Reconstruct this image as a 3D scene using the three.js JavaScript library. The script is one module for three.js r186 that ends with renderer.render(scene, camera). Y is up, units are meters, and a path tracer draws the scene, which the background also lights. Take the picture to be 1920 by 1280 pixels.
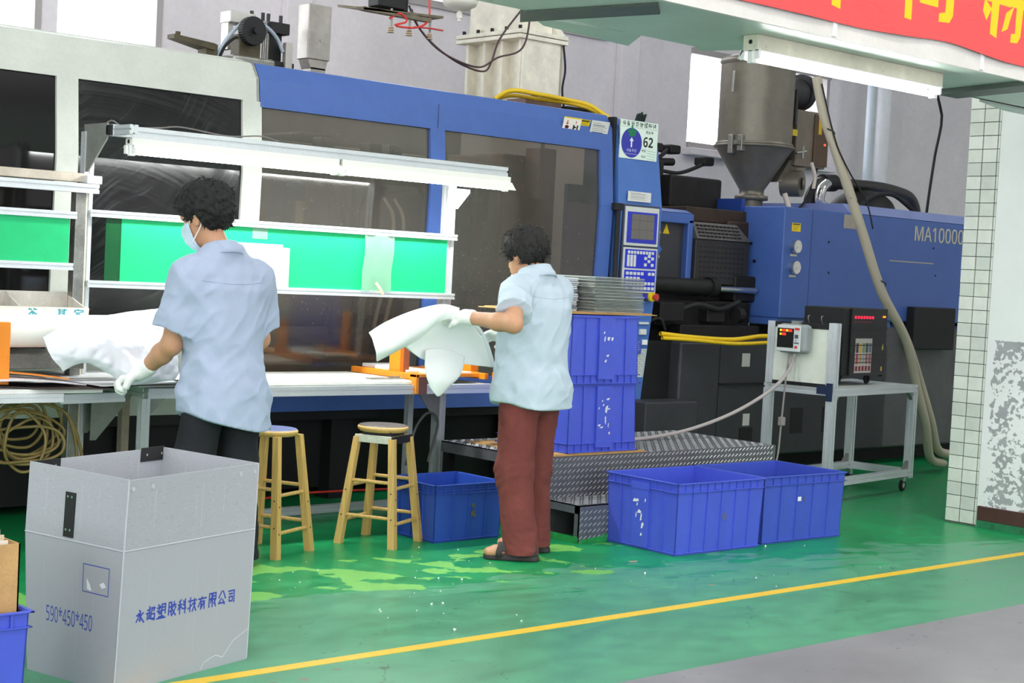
import * as THREE from 'three';
import { RoundedBoxGeometry } from 'three/addons/geometries/RoundedBoxGeometry.js';
import { mergeGeometries } from 'three/addons/utils/BufferGeometryUtils.js';
import { ImprovedNoise } from 'three/addons/math/ImprovedNoise.js';
import { RectAreaLightUniformsLib } from 'three/addons/lights/RectAreaLightUniformsLib.js';
import { FontLoader } from 'three/addons/loaders/FontLoader.js';
import { TextGeometry } from 'three/addons/geometries/TextGeometry.js';

// ---------------------------------------------------------------- camera, sky, lights, exposure
const scene = new THREE.Scene();
const camera = new THREE.PerspectiveCamera(2 * Math.atan(640 / 2954.5) * 180 / Math.PI, 1.5, 0.05, 200);
camera.position.set(0, 1.45, 0);
{ // x runs along the machine, z towards the viewer; the photographer looks right-forward, slightly down, camera tilted a little
  const yaw = 0.73119, pitch = 0.044926, roll = 0.05129;
  const f = new THREE.Vector3(Math.sin(yaw) * Math.cos(pitch), -Math.sin(pitch), -Math.cos(yaw) * Math.cos(pitch));
  const r = new THREE.Vector3(Math.cos(yaw), 0, Math.sin(yaw)), u = new THREE.Vector3().crossVectors(r, f);
  const r2 = r.clone().multiplyScalar(Math.cos(roll)).addScaledVector(u, Math.sin(roll));
  const u2 = u.clone().multiplyScalar(Math.cos(roll)).addScaledVector(r, -Math.sin(roll));
  camera.quaternion.setFromRotationMatrix(new THREE.Matrix4().makeBasis(r2, u2, f.clone().negate()));
}
camera.updateMatrixWorld(true);
const renderer = new THREE.WebGLRenderer({ antialias: true });
renderer.toneMapping = THREE.LinearToneMapping;
renderer.toneMappingExposure = .95;
renderer.shadowMap.enabled = true;
scene.background = new THREE.Color(0.92, 0.96, 1.0);
scene.backgroundIntensity = 5;
RectAreaLightUniformsLib.init();
const CEILING_LIGHT = 31, BENCH_LIGHT = 80, SOFFIT_LIGHT = 26, TUBE_GLOW = 40;
const WHITE_LIGHT = new THREE.Color(0.97, 1.0, 0.98);
function areaLight(w, h, intensity, pos, target) {
  const l = new THREE.RectAreaLight(WHITE_LIGHT, intensity, w, h);
  l.position.set(...pos); l.lookAt(...target); l.castShadow = true; scene.add(l); return l;
}

// ---------------------------------------------------------------- helpers
const noise = new ImprovedNoise();
const fbm = (x, y, z, o = 4) => { let s = 0, a = .5; for (let i = 0; i < o; i++) { s += a * noise.noise(x, y, z); x = x * 2.03 + 11.3; y = y * 2.03 + 4.1; z = z * 2.03 + 7.7; a *= .5; } return s; };
let seed = 7; const rnd = () => { seed = (seed * 1664525 + 1013904223) >>> 0; return seed / 4294967296; };
const V = (x, y, z) => new THREE.Vector3(x, y, z);
const counts = {};
function numbered(n) { const k = counts[n] = (counts[n] ?? -1) + 1; return k ? n + '_' + String(k).padStart(3, '0') : n; }
function M(color, roughness = .6, metalness = 0, extra = {}) {
  const P = extra.transmission || extra.clearcoat || extra.sheen;
  return new (P ? THREE.MeshPhysicalMaterial : THREE.MeshStandardMaterial)({ color, roughness, metalness, ...extra });
}
function flat(g) { if (g.index) g = g.toNonIndexed(); for (const k of Object.keys(g.attributes)) if (!['position', 'normal', 'uv'].includes(k)) g.deleteAttribute(k); if (!g.attributes.uv) g.setAttribute('uv', new THREE.BufferAttribute(new Float32Array(g.attributes.position.count * 2), 2)); return g; }
function metric(g) { // uv in metres, by the way each face looks
  g.computeVertexNormals && !g.attributes.normal && g.computeVertexNormals();
  const p = g.attributes.position, n = g.attributes.normal, uv = new Float32Array(p.count * 2);
  for (let i = 0; i < p.count; i++) {
    const ax = Math.abs(n.getX(i)), ay = Math.abs(n.getY(i)), az = Math.abs(n.getZ(i));
    const [a, b] = ay > ax && ay > az ? [p.getX(i), p.getZ(i)] : ax > az ? [p.getZ(i), p.getY(i)] : [p.getX(i), p.getY(i)];
    uv[i * 2] = a; uv[i * 2 + 1] = b;
  }
  g.setAttribute('uv', new THREE.BufferAttribute(uv, 2)); return g;
}
const join = (gs) => gs.length === 1 ? gs[0] : mergeGeometries(gs.map(flat));
function bx(x0, x1, y0, y1, z0, z1, r = 0) {
  if (x1 < x0) [x0, x1] = [x1, x0]; if (y1 < y0) [y0, y1] = [y1, y0]; if (z1 < z0) [z0, z1] = [z1, z0];
  const w = x1 - x0, h = y1 - y0, d = z1 - z0;
  const g = r ? new RoundedBoxGeometry(w, h, d, 1, Math.min(r, w * .45, h * .45, d * .45)) : new THREE.BoxGeometry(w, h, d);
  return g.translate((x0 + x1) / 2, (y0 + y1) / 2, (z0 + z1) / 2);
}
function cyl(p, q, r0, r1 = r0, seg = 20) { // a rod from p to q
  const a = V(...p), b = V(...q), d = b.clone().sub(a), g = new THREE.CylinderGeometry(r1, r0, d.length(), seg);
  g.applyQuaternion(new THREE.Quaternion().setFromUnitVectors(V(0, 1, 0), d.clone().normalize()));
  const m = a.add(b).multiplyScalar(.5); return g.translate(m.x, m.y, m.z);
}
function tube(pts, r, seg = 40, rs = 8, closed = false) {
  return new THREE.TubeGeometry(new THREE.CatmullRomCurve3(pts.map((p) => V(...p)), closed, 'centripetal'), seg, r, rs, closed);
}
function hexa(b, t) { // b, t: four points each, counter-clockwise seen from above
  const P = [...b, ...t], q = [[0, 3, 2, 1], [4, 5, 6, 7], [0, 1, 5, 4], [1, 2, 6, 5], [2, 3, 7, 6], [3, 0, 4, 7]], pos = [], uv = [];
  for (const [a, c, d, e] of q) for (const [i, u, v] of [[a, 0, 0], [c, 1, 0], [d, 1, 1], [a, 0, 0], [d, 1, 1], [e, 0, 1]]) { pos.push(...P[i]); uv.push(u, v); }
  const g = new THREE.BufferGeometry(); g.setAttribute('position', new THREE.Float32BufferAttribute(pos, 3)); g.setAttribute('uv', new THREE.Float32BufferAttribute(uv, 2)); g.computeVertexNormals(); return g;
}
function gridSlab(p, q, y0, P, Q, y1, k, n = 8) { // an upright sheet between the edge p-q at y0 and P-Q at y1, thickness k to its back
  const pos = [], uv = [], ix = [], at = (u, v) => [p[0] + (q[0] - p[0]) * u + ((P[0] + (Q[0] - P[0]) * u) - (p[0] + (q[0] - p[0]) * u)) * v, y0 + (y1 - y0) * v, p[1] + (q[1] - p[1]) * u + ((P[1] + (Q[1] - P[1]) * u) - (p[1] + (q[1] - p[1]) * u)) * v];
  for (const s of [0, 1]) for (let j = 0; j <= n; j++) for (let i = 0; i <= n; i++) { const a = at(0, j / n), b = at(1, j / n), l = Math.hypot(b[0] - a[0], b[2] - a[2]), c = at(i / n, j / n), d = s ? k : 0; pos.push(c[0] + (b[2] - a[2]) / l * d, c[1], c[2] - (b[0] - a[0]) / l * d); uv.push(i / n, j / n); }
  const N = (n + 1) ** 2, v = (i, j) => j * (n + 1) + i; for (let j = 0; j < n; j++) for (let i = 0; i < n; i++) { const a = v(i, j), b = v(i + 1, j), c = v(i + 1, j + 1), d = v(i, j + 1); ix.push(a, b, c, a, c, d, a + N, c + N, b + N, a + N, d + N, c + N); }
  const e = (a, b) => ix.push(a, a + N, b + N, a, b + N, b); for (let i = 0; i < n; i++) { e(v(i, 0), v(i + 1, 0)); e(v(i + 1, n), v(i, n)); e(v(0, i + 1), v(0, i)); e(v(n, i), v(n, i + 1)); }
  const g = new THREE.BufferGeometry(); g.setAttribute('position', new THREE.Float32BufferAttribute(pos, 3)); g.setAttribute('uv', new THREE.Float32BufferAttribute(uv, 2)); g.setIndex(ix); const f = g.toNonIndexed(); f.computeVertexNormals(); return f;
}
const rect = (x0, x1, y, z0, z1) => [[x0, y, z1], [x1, y, z1], [x1, y, z0], [x0, y, z0]];
const frustum = (x0, x1, z0, z1, y0, X0, X1, Z0, Z1, y1) => hexa(rect(x0, x1, y0, z0, z1), rect(X0, X1, y1, Z0, Z1));
function plate(pts, t, axis, at) { // polygon plate of thickness t; axis 'x': pts are (z, y); 'y': (x, z); 'z': (x, y)
  const s = new THREE.Shape(pts.map(([a, b]) => new THREE.Vector2(axis === 'y' ? a : axis === 'x' ? -a : a, axis === 'y' ? -b : b)));
  const g = new THREE.ExtrudeGeometry(s, { depth: t, bevelEnabled: false });
  if (axis === 'x') g.rotateY(Math.PI / 2).translate(at, 0, 0); else if (axis === 'y') g.rotateX(-Math.PI / 2).translate(0, at, 0); else g.translate(0, 0, at);
  return g;
}
function alu(p, q, s = .04) { // slotted aluminium bar
  const a = V(...p), b = V(...q), d = b.clone().sub(a), h = s / 2, n = s * .11, k = s * .16, pts = [];
  for (let i = 0; i < 4; i++) { const c = Math.round(Math.cos(i * Math.PI / 2)), e = Math.round(Math.sin(i * Math.PI / 2)); for (const [x, y] of [[h, -h], [h, -n], [h - k, -n], [h - k, n], [h, n]]) pts.push(new THREE.Vector2(x * c - y * e, x * e + y * c)); }
  const g = new THREE.ExtrudeGeometry(new THREE.Shape(pts), { depth: d.length(), bevelEnabled: false });
  const z = d.clone().normalize(), up = Math.abs(z.y) > .9 ? V(0, 0, 1) : V(0, 1, 0), x = new THREE.Vector3().crossVectors(up, z).normalize(), y = new THREE.Vector3().crossVectors(z, x);
  return g.applyMatrix4(new THREE.Matrix4().makeBasis(x, y, z).setPosition(a));
}
const lathe = (pts, seg = 32) => new THREE.LatheGeometry(pts.map(([r, y]) => new THREE.Vector2(r, y)), seg);
function thing(name, label, category, pos = [0, 0, 0], turn = 0, group) {
  const o = new THREE.Group(); o.name = numbered(name); o.position.set(...pos); o.rotation.y = turn; scene.add(o);
  o.userData = { label, category }; if (group) o.userData.group = group; o.inWorld = !turn; return o;
}
function part(parent, name, material, geos, label) { // geometry given in world coordinates for things made in place (unturned), else in the parent's own
  let g = join(Array.isArray(geos) ? geos : [geos]);
  if (material.metricUv) metric(g);
  let top = parent; const off = V(0, 0, 0); while (top && top !== scene) { if (top.isGroup) off.add(top.position); top = top.parent; }
  let root = parent; while (root.parent && root.parent !== scene) root = root.parent;
  if (parent !== scene && root.inWorld && !root.isLocal) g = g.clone().translate(-off.x, -off.y, -off.z);
  const m = new THREE.Mesh(g, material); m.name = parent === scene ? numbered(name) : name; m.castShadow = m.receiveShadow = true; parent.add(m);
  if (label) m.userData.label = label; return m;
}
function single(name, label, category, material, geos, group) {
  const m = part(scene, name, material, geos); m.userData = { label, category }; if (group) m.userData.group = group; return m;
}
function local(t) { t.isLocal = true; return t; }
function struct(name) { const o = new THREE.Group(); o.name = name; o.userData = { kind: 'structure' }; o.inWorld = true; scene.add(o); return o; }
function copyOf(t, pos, turn, label) { const c = t.clone(); c.name = numbered(t.name.replace(/_\d+$/, '')); c.position.set(...pos); c.rotation.y = turn; if (label) c.userData = { ...t.userData, label }; scene.add(c); return c; }

// ---------------------------------------------------------------- textures
function canvasTex(w, h, draw, srgb = true) {
  const c = document.createElement('canvas'); c.width = w; c.height = h; draw(c.getContext('2d'), w, h);
  const t = new THREE.CanvasTexture(c); if (srgb) t.colorSpace = THREE.SRGBColorSpace; t.magFilter = THREE.LinearFilter; t.wrapS = t.wrapT = THREE.RepeatWrapping; return t;
}
function pixelTex(n, m, f, srgb = true) { // f(u, v) -> [r, g, b] 0..255
  const d = new Uint8Array(n * m * 4);
  for (let j = 0; j < m; j++) for (let i = 0; i < n; i++) { const c = f(i / n, j / m), k = (j * n + i) * 4; d[k] = c[0]; d[k + 1] = c[1]; d[k + 2] = c[2]; d[k + 3] = 255; }
  const t = new THREE.DataTexture(d, n, m); if (srgb) t.colorSpace = THREE.SRGBColorSpace; t.magFilter = THREE.LinearFilter; t.wrapS = t.wrapT = THREE.RepeatWrapping; t.needsUpdate = true; return t;
}
// tileable value noise
function tiler(period, s) { const g = new Float32Array(period * period); let q = s; for (let i = 0; i < g.length; i++) { q = (q * 1664525 + 1013904223) >>> 0; g[i] = q / 4294967296; }
  return (u, v) => { u *= period; v *= period; const x = Math.floor(u), y = Math.floor(v), a = u - x, b = v - y, A = a * a * (3 - 2 * a), B = b * b * (3 - 2 * b), at = (i, j) => g[((j % period + period) % period) * period + (i % period + period) % period];
    return (at(x, y) * (1 - A) + at(x + 1, y) * A) * (1 - B) + (at(x, y + 1) * (1 - A) + at(x + 1, y + 1) * A) * B; }; }
const n4 = tiler(4, 3), n8 = tiler(8, 5), n16 = tiler(16, 9), n32 = tiler(32, 17), n64 = tiler(64, 21), n128 = tiler(128, 23);
const cloud = (u, v) => .34 * n4(u, v) + .26 * n8(u, v) + .2 * n16(u, v) + .12 * n32(u, v) + .08 * n64(u, v);
const GRIME = [.05, .12, .25].map((amount) => pixelTex(256, 256, (u, v) => { const k = 235 * (1 + amount * (cloud(u, v) - .5) * 2 + amount * .5 * (n128(u, v) - .5)), c = Math.max(0, Math.min(255, k)); return [c, c, c]; }));
const SPECKS = pixelTex(256, 256, (u, v) => { const k = 235 * (1 + .12 * (cloud(u, v) - .5) * 2), s = n64(u, v) * n128(v, u) > .8 ? .72 : 1; return [k * s, k * s, k * s * .98]; });
function GM(rgb, roughness, metalness, amount = .08, size = 1, extra = {}, speck = 0) { // painted or moulded stuff with slightly uneven pigment, tiled every `size` metres
  const t = (speck ? SPECKS : GRIME[amount < .085 ? 0 : amount < .17 ? 1 : 2]).clone(); t.repeat.set(1 / size, 1 / size); t.needsUpdate = true;
  const m = M(new THREE.Color(`rgb(${rgb.map(Math.round).join(',')})`).multiplyScalar(1.18), roughness, metalness, { map: t, ...extra }); m.metricUv = true; return m;
}
// Chinese characters as brush strokes on a 10 x 10 grid, each stroke a run of (column, row) digits
const GLYPHS = {
  永: '4152 33535847 144418 8355 5599', 超: '1242 3034 0444 3437 3646 1518 1799 519183 7154 5595985855', 塑: '1021 3122 0242 2226 0446 4446 5056 509096 5282 5484 2878 5659 0999',
  胶: '1018 104048 1343 1646 7071 5292 6354 8394 8559 5599', 科: '3011 0343 2129 2306 2445 6172 6374 5696 8089', 技: '0242 2029 0745 5292 7174 548459 6499', 有: '0292 4107 343974 3474 7479 3676', 限: '1019 10404324 244436 5059 50909454 5292 7499 9477',
  公: '4014 6095 4518 1888 6689', 司: '11818988 2363 2565682825', 设: '1122 042427 2736 515461 618184 4595 8549 5599', 备: '3013 317116 3388 2575 2529 7579 2979 2777 5559', 状: '1122 3039 0425 4494 6047 6499 8092', 态: '1191 5114 5195 4555 1618 353969 5657 8698',
  管: '1011 1131 6181 6061 2393 0394 25292979 2575 4777', 理: '0131 0444 0838 2128 50905590 5595 5292 7059 5797 4999', 标: '0242 2029 2306 2445 5191 4494 747978 5547 8597', 识: '1122 042427 2736 519155 519555 5639 7699', 签: '1011 1031 6061 6081 4317 4397 3565 2738 5658 7768 1999', 其: '2027 7077 1191 2373 2575 0797 3819 6889',
  它: '4051 1191 1113 9193 3438 348888 7345', 机: '0242 2029 2306 2445 5156 518189 8199 5639', 台: '4014 1484 6375 2575 2529 7579 2979', 号: '2070 2024 7074 2474 0595 3637 3777 7768',
};
function glyph(c, ch, x, y, w, h, lw) { c.lineWidth = lw; c.lineCap = 'square'; c.lineJoin = 'round'; c.beginPath(); for (const s of GLYPHS[ch].split(' ')) for (let i = 0; i + 1 < s.length; i += 2) { const px = x + (+s[i] + .5) / 10 * w, py = y + (+s[i + 1] + .5) / 10 * h; i ? c.lineTo(px, py) : c.moveTo(px, py); } c.stroke(); }
function writing(c, text, x, y, w, h, lw, gap = 1.1) { [...text].forEach((ch, i) => glyph(c, ch, x + i * w * gap, y, w, h, lw)); }
// a flat printed thing: a thin plate with its print; face 'z' looks towards the viewer, 'x' to the left
function print(parent, name, tex, cx, cy, cz, w, h, face = 'z', rough = .6, turn = 0, label) {
  const g = new THREE.BoxGeometry(w, h, .003); if (face === 'x') g.rotateY(-Math.PI / 2); if (turn) g.rotateY(turn); g.translate(cx, cy, cz);
  return part(parent, name, tex.isMaterial ? tex : M(0xffffff, rough, 0, { map: tex }), g, label);
}

// ---------------------------------------------------------------- materials
const brushed = (rgb, s = .5) => { const t = pixelTex(128, 128, (u, v) => { const k = .95 + .05 * n128(u, v) + .06 * (cloud(u, v) - .5); return rgb.map((c) => Math.min(255, c * k)); }); t.repeat.set(1 / s, 1 / s); return t; };
const ALU = M(0xffffff, .42, .55, { map: brushed([222, 226, 228]) }); ALU.metricUv = true;
const STEEL = GM([150, 148, 142], .42, .8, .18, .6), DARKSTEEL = GM([58, 58, 60], .55, .4, .25, .8), BLACK = M(0x0d0d0f, .6), BLACKGLOSS = M(0x101012, .3), RUBBER = M(0x18181a, .75), IRON = GM([30, 28, 28], .6, .35, .3, .7);
const BLUEPAINT = GM([68, 100, 170], .42, 0, .05, .9), BLUECOLUMN = GM([74, 114, 184], .42, 0, .05, .9), GREYPAINT = GM([196, 198, 190], .48, 0, .05, 1.1), DEEPBLUE = GM([30, 62, 140], .5, 0, .08, 1);
const DARKCAB = GM([56, 56, 60], .5, .1, .12, .9), WHITEPAINT = GM([226, 222, 214], .55, 0, .06, 1.0), CREAM = GM([228, 222, 206], .55, 0, .06, .8, {}, .06, [150, 132, 104]), LAMPWHITE = M(0xe9e8e0, .45);
const ORANGE = GM([238, 138, 28], .45, 0, .08, .3), BROWNORANGE = GM([150, 86, 52], .5, 0, .1, .3), WHITEPLASTIC = M(0xf1f1ee, .5), CARDBOARD = GM([190, 150, 98], .85, 0, .1, .4), YELLOWHOSE = M(0xe2bb12, .5), CHROME = M(0xc9cbcc, .2, .95);
const GLOW = M(0xffffff, .5, 0, { emissive: new THREE.Color(.96, 1, .98), emissiveIntensity: TUBE_GLOW });
// ================================================================ THE SETTING
// floor: green epoxy, grey lane, yellow line
{
  const floor = struct('floor');
  const X0 = 1, X1 = 11, Z0 = -9, Z1 = -3.855, W = 1536, H = 768;
  const stain = (x, z) => { // outlines of the worn yellow-green patches in front of the bench
    const a = .744 * x + .668 * z, b = .668 * x - .744 * z, off = Math.abs(b - (6.98 + .66 * (a + 1.1))) / (.52 - .1 * Math.max(0, a)), end = Math.max(0, a - .55) * 1.6;
    return fbm(a * 2.7 + 3.3, b * 3.6, 2.5, 5) * 1.7 + .28 - .12 * Math.max(0, a) - Math.max(0, off - .62) * 1.1 - end; };
  const d = new Uint8Array(W * H * 4), put = (k, c) => { d[k] = c[0]; d[k + 1] = c[1]; d[k + 2] = c[2]; d[k + 3] = 255; };
  const rough = new Uint8Array(W * H * 4);
  for (let j = 0; j < H; j++) for (let i = 0; i < W; i++) {
    const x = X0 + (X1 - X0) * i / W, z = Z0 + (Z1 - Z0) * j / H, k = (j * W + i) * 4;
    const a = fbm(x * .9, z * 1.3, 1.2, 4), b = fbm(x * 7, z * 9, 3.7, 3), s = .6 * fbm(x * 2.6 + z * 1.4, z * 9, 5.5, 3);
    // two coats of paint: the newer bright green round the work places ends in a ragged edge, with scraps of it left on the older faded coat
    const ia = .744 * x + .668 * z, ib = .668 * x - .744 * z, over = ib - (6.7 + .66 * (ia + 1.1)) + .75 * a + .3 * fbm(x * 5, z * 7, 4.4, 4), scrap = over > -.45 && over < 0 && fbm(x * 3, z * 15 - x * 3, 2.2, 4) > .24;
    let c = over > 0 || scrap ? [18, 140, 80] : [78, 150, 112], r = 92;
    c = c.map((q, n) => q * (1 + .1 * a + .14 * b + .12 * s));
    if (over > -.8 && ia < 1.6 && stain(x, z) > .3) { c = [112 + 14 * b, 182 + 14 * b, 84 + 12 * b]; r = 118; }
    if (Math.abs(z + 5.0) < .8 && fbm(x * 3.1 + 20, z * 5, 9.1, 3) > .43) { c = [150, 138, 118]; r = 190; }
    const crack = Math.abs(fbm(x * 1.1, z * 1.1 + 40, 6.6, 4)); if (crack < .0011 && z > -5.2) c = [38, 88, 66];
    put(k, c.map((q) => Math.max(0, Math.min(255, q)))); const rr = Math.max(0, Math.min(255, r + 26 * b + 34 * s)); put(rr >= 0 ? k : k, [d[k], d[k + 1], d[k + 2]]); rough[k] = rough[k + 1] = rough[k + 2] = rr; rough[k + 3] = 255;
  }
  const T = (a, srgb) => { const t = new THREE.DataTexture(a, W, H); if (srgb) t.colorSpace = THREE.SRGBColorSpace; t.magFilter = THREE.LinearFilter; t.wrapS = t.wrapT = THREE.MirroredRepeatWrapping; t.needsUpdate = true; return t; };
  const uvFloor = (g) => { const p = g.attributes.position, uv = g.attributes.uv; for (let i = 0; i < p.count; i++) uv.setXY(i, (p.getX(i) - X0) / (X1 - X0), (p.getZ(i) - Z0) / (Z1 - Z0)); return g; };
  part(floor, 'green_coating', M(0xffffff, 1, 0, { map: T(d, true), roughnessMap: T(rough, false) }), uvFloor(bx(-8, 18, -.2, 0, -10.6, -3.855)));
  const grey = GM([140, 136, 142], .38, 0, .1, 2.4, {}, .03);
  part(floor, 'grey_lane', grey, bx(-8, 18, -.2, 0, -3.855, 7));
  part(floor, 'yellow_line', GM([236, 192, 44], .45, 0, .06, .5), bx(-8, 18, -.01, .0012, -4.655, -4.595));
}
const WALLPAINT = GM([236, 229, 234], .8, 0, .05, 3), SHEETCEIL = GM([216, 218, 214], .8, 0, .03, 3);
{ // back wall with its big windows; openings are real
  const w = struct('wall_back'), Z = [-10.75, -10.5];
  const openings = [[2.2, 4.86, 1.9, 5.2], [4.98, 5.8, 1.9, 5.2], [11.58, 13.8, 2.74, 3.72], [7.8, 10.4, 3.62, 5.9], [11.2, 13.9, 4.1, 5.6]];
  const xs = [-8, 2.2, 4.86, 4.98, 5.8, 7.8, 10.4, 11.2, 11.58, 13.8, 13.9, 18];
  for (let i = 0; i + 1 < xs.length; i++) {
    const m = (xs[i] + xs[i + 1]) / 2, holes = openings.filter((o) => m > o[0] && m < o[1]).sort((a, b) => a[2] - b[2]); let y = 0; const gs = [];
    for (const h of holes) { if (h[2] > y) gs.push(bx(xs[i], xs[i + 1], y, h[2], ...Z)); y = h[3]; }
    gs.push(bx(xs[i], xs[i + 1], y, 6.2, ...Z)); part(w, 'wall_panel', WALLPAINT, gs);
  }
  for (const x of [6.95, 10.66, 14.95]) part(w, 'pilaster', WALLPAINT, bx(x - .12, x + .12, 0, 6.2, -10.5, -10.42, .01));
  openings.forEach(([x0, x1, y0, y1], n) => {
    const f = struct('window_' + (n + 1)), fr = GM([178, 172, 172], .5, .2, .06, .6);
    part(f, 'window_frame', fr, [bx(x0, x1, y0, y0 + .06, -10.7, -10.47), bx(x0, x1, y1 - .06, y1, -10.7, -10.47), bx(x0, x0 + .03, y0 + .06, y1 - .06, -10.7, -10.56), bx(x1 - .05, x1, y0 + .06, y1 - .06, -10.7, -10.49)]);
    if (n < 3) part(f, 'window_sill', WALLPAINT, bx(x0 - .05, x1 + .05, y0 - .07, y0, -10.6, -10.38, .01));
    part(f, 'window_pane', M(0xffffff, .02, 0, { transmission: 1, thickness: 0 }), bx(x0 + .03, x1 - .05, y0 + .06, y1 - .06, -10.63, -10.622));
  });
  const wl = struct('wall_left'); part(wl, 'wall_panel', WALLPAINT, [bx(-8.25, -8, 0, 1, -10.75, 7.25), bx(-8.25, -8, 5.2, 6.2, -10.75, 7.25), bx(-8.25, -8, 1, 5.2, -10.75, -8), bx(-8.25, -8, 1, 5.2, 4, 7.25)]); for (let i = 0; i < 3; i++) part(wl, 'mullion', WALLPAINT, bx(-8.2, -8.02, 1, 5.2, -5.1 + i * 3, -4.95 + i * 3));
  part(struct('wall_far'), 'wall_panel', WALLPAINT, bx(18, 18.25, 0, 6.2, -10.75, 7.25));
  const wf = struct('wall_front'); part(wf, 'wall_panel', WALLPAINT, [bx(-8.25, -6, 0, 6.2, 7, 7.25), bx(7.5, 18.25, 0, 6.2, 7, 7.25), bx(-6, 7.5, 0, .9, 7, 7.25), bx(-6, 7.5, 5.4, 6.2, 7, 7.25)]);
  for (let i = 0; i < 4; i++) part(wf, 'mullion', WALLPAINT, bx(-3.2 + i * 2.8, -3.05 + i * 2.8, .9, 5.4, 7, 7.2));
  part(struct('ceiling'), 'ceiling_panel', SHEETCEIL, bx(-8.25, 18.25, 6.2, 6.4, -10.75, 7.25));
}
{ // wing wall at the right: tiled edge strip, painted plaster, dark skirting
  const w = struct('wall_right');
  part(w, 'plaster', M(0xffffff, .75, 0, { map: (() => { // white coat above, grey dado with scraped-off flakes below: u along z, v up
    const t = pixelTex(1024, 1024, (u, v) => { const z = u * 2.5, y = v * 2.8; if (y > 1.17 + .006 * (n64(u * 3, .3) - .5)) { const k = 1 + .05 * (cloud(u, v) - .5); return [230 * k, 232 * k, 228 * k]; }
      const low = 1 - y / 1.17, f = fbm(z * 30, y * 30, 4.2, 4) * 1.2 + fbm(z * 7, y * 4, 8.2, 3) * .9, edge = z < .03 + .03 * n32(v * 4, .2); return f > .1 - .2 * Math.exp(-(((low - .55) / .3) ** 2)) || edge ? [226, 226, 224] : [150 + 12 * n32(u, v), 152 + 12 * n32(u, v), 152 + 12 * n32(u, v)]; });
    t.wrapS = t.wrapT = THREE.ClampToEdgeWrapping; return t; })() }), (() => { const g = flat(bx(8.75, 9.0, 0, 6.2, -5.325, -1.5)), p = g.attributes.position, uv = g.attributes.uv; for (let i = 0; i < p.count; i++) uv.setXY(i, (p.getZ(i) + 5.325) / 2.5, p.getY(i) / 2.8); return g; })());
  part(w, 'tile_backing', GM([120, 118, 112], .9, 0, .1, .3), bx(8.766, 9.0, 0, 6.2, -5.55, -5.325));
  part(w, 'wall_end', WALLPAINT, bx(9.0, 9.3, 0, 6.2, -5.55, -1.5));
  const tm = [0, 1, 2].map((k) => GM([[214, 218, 206], [222, 224, 214], [206, 210, 200]][k], .22, 0, .03, .3)), hs = .0838;
  for (let r = 0; r < 33; r++) for (let c = 0; c < 3; c++) {
    const z0 = -5.55 + c * .1035, z1 = Math.min(z0 + .1, -5.327); if (z1 - z0 < .01 || (r === 0 && c > 0 && rnd() < .3)) continue;
    part(w, 'tile', tm[(r * 7 + c * 3 + (r * c) % 2) % 3], bx(8.75 + .003 * rnd(), 8.77, r * hs + .012, r * hs + .012 + hs - .004, z0 + .0018, z1 - .0018, .0018));
  }
  part(w, 'skirting', GM([74, 44, 38], .5, 0, .12, .3), bx(8.735, 8.76, .045, .135, -5.315, -1.5, .004));
  part(w, 'skirting_foot', GM([36, 112, 72], .5, 0, .2, .2), bx(8.737, 8.76, 0, .047, -5.315, -1.5));
}
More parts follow.
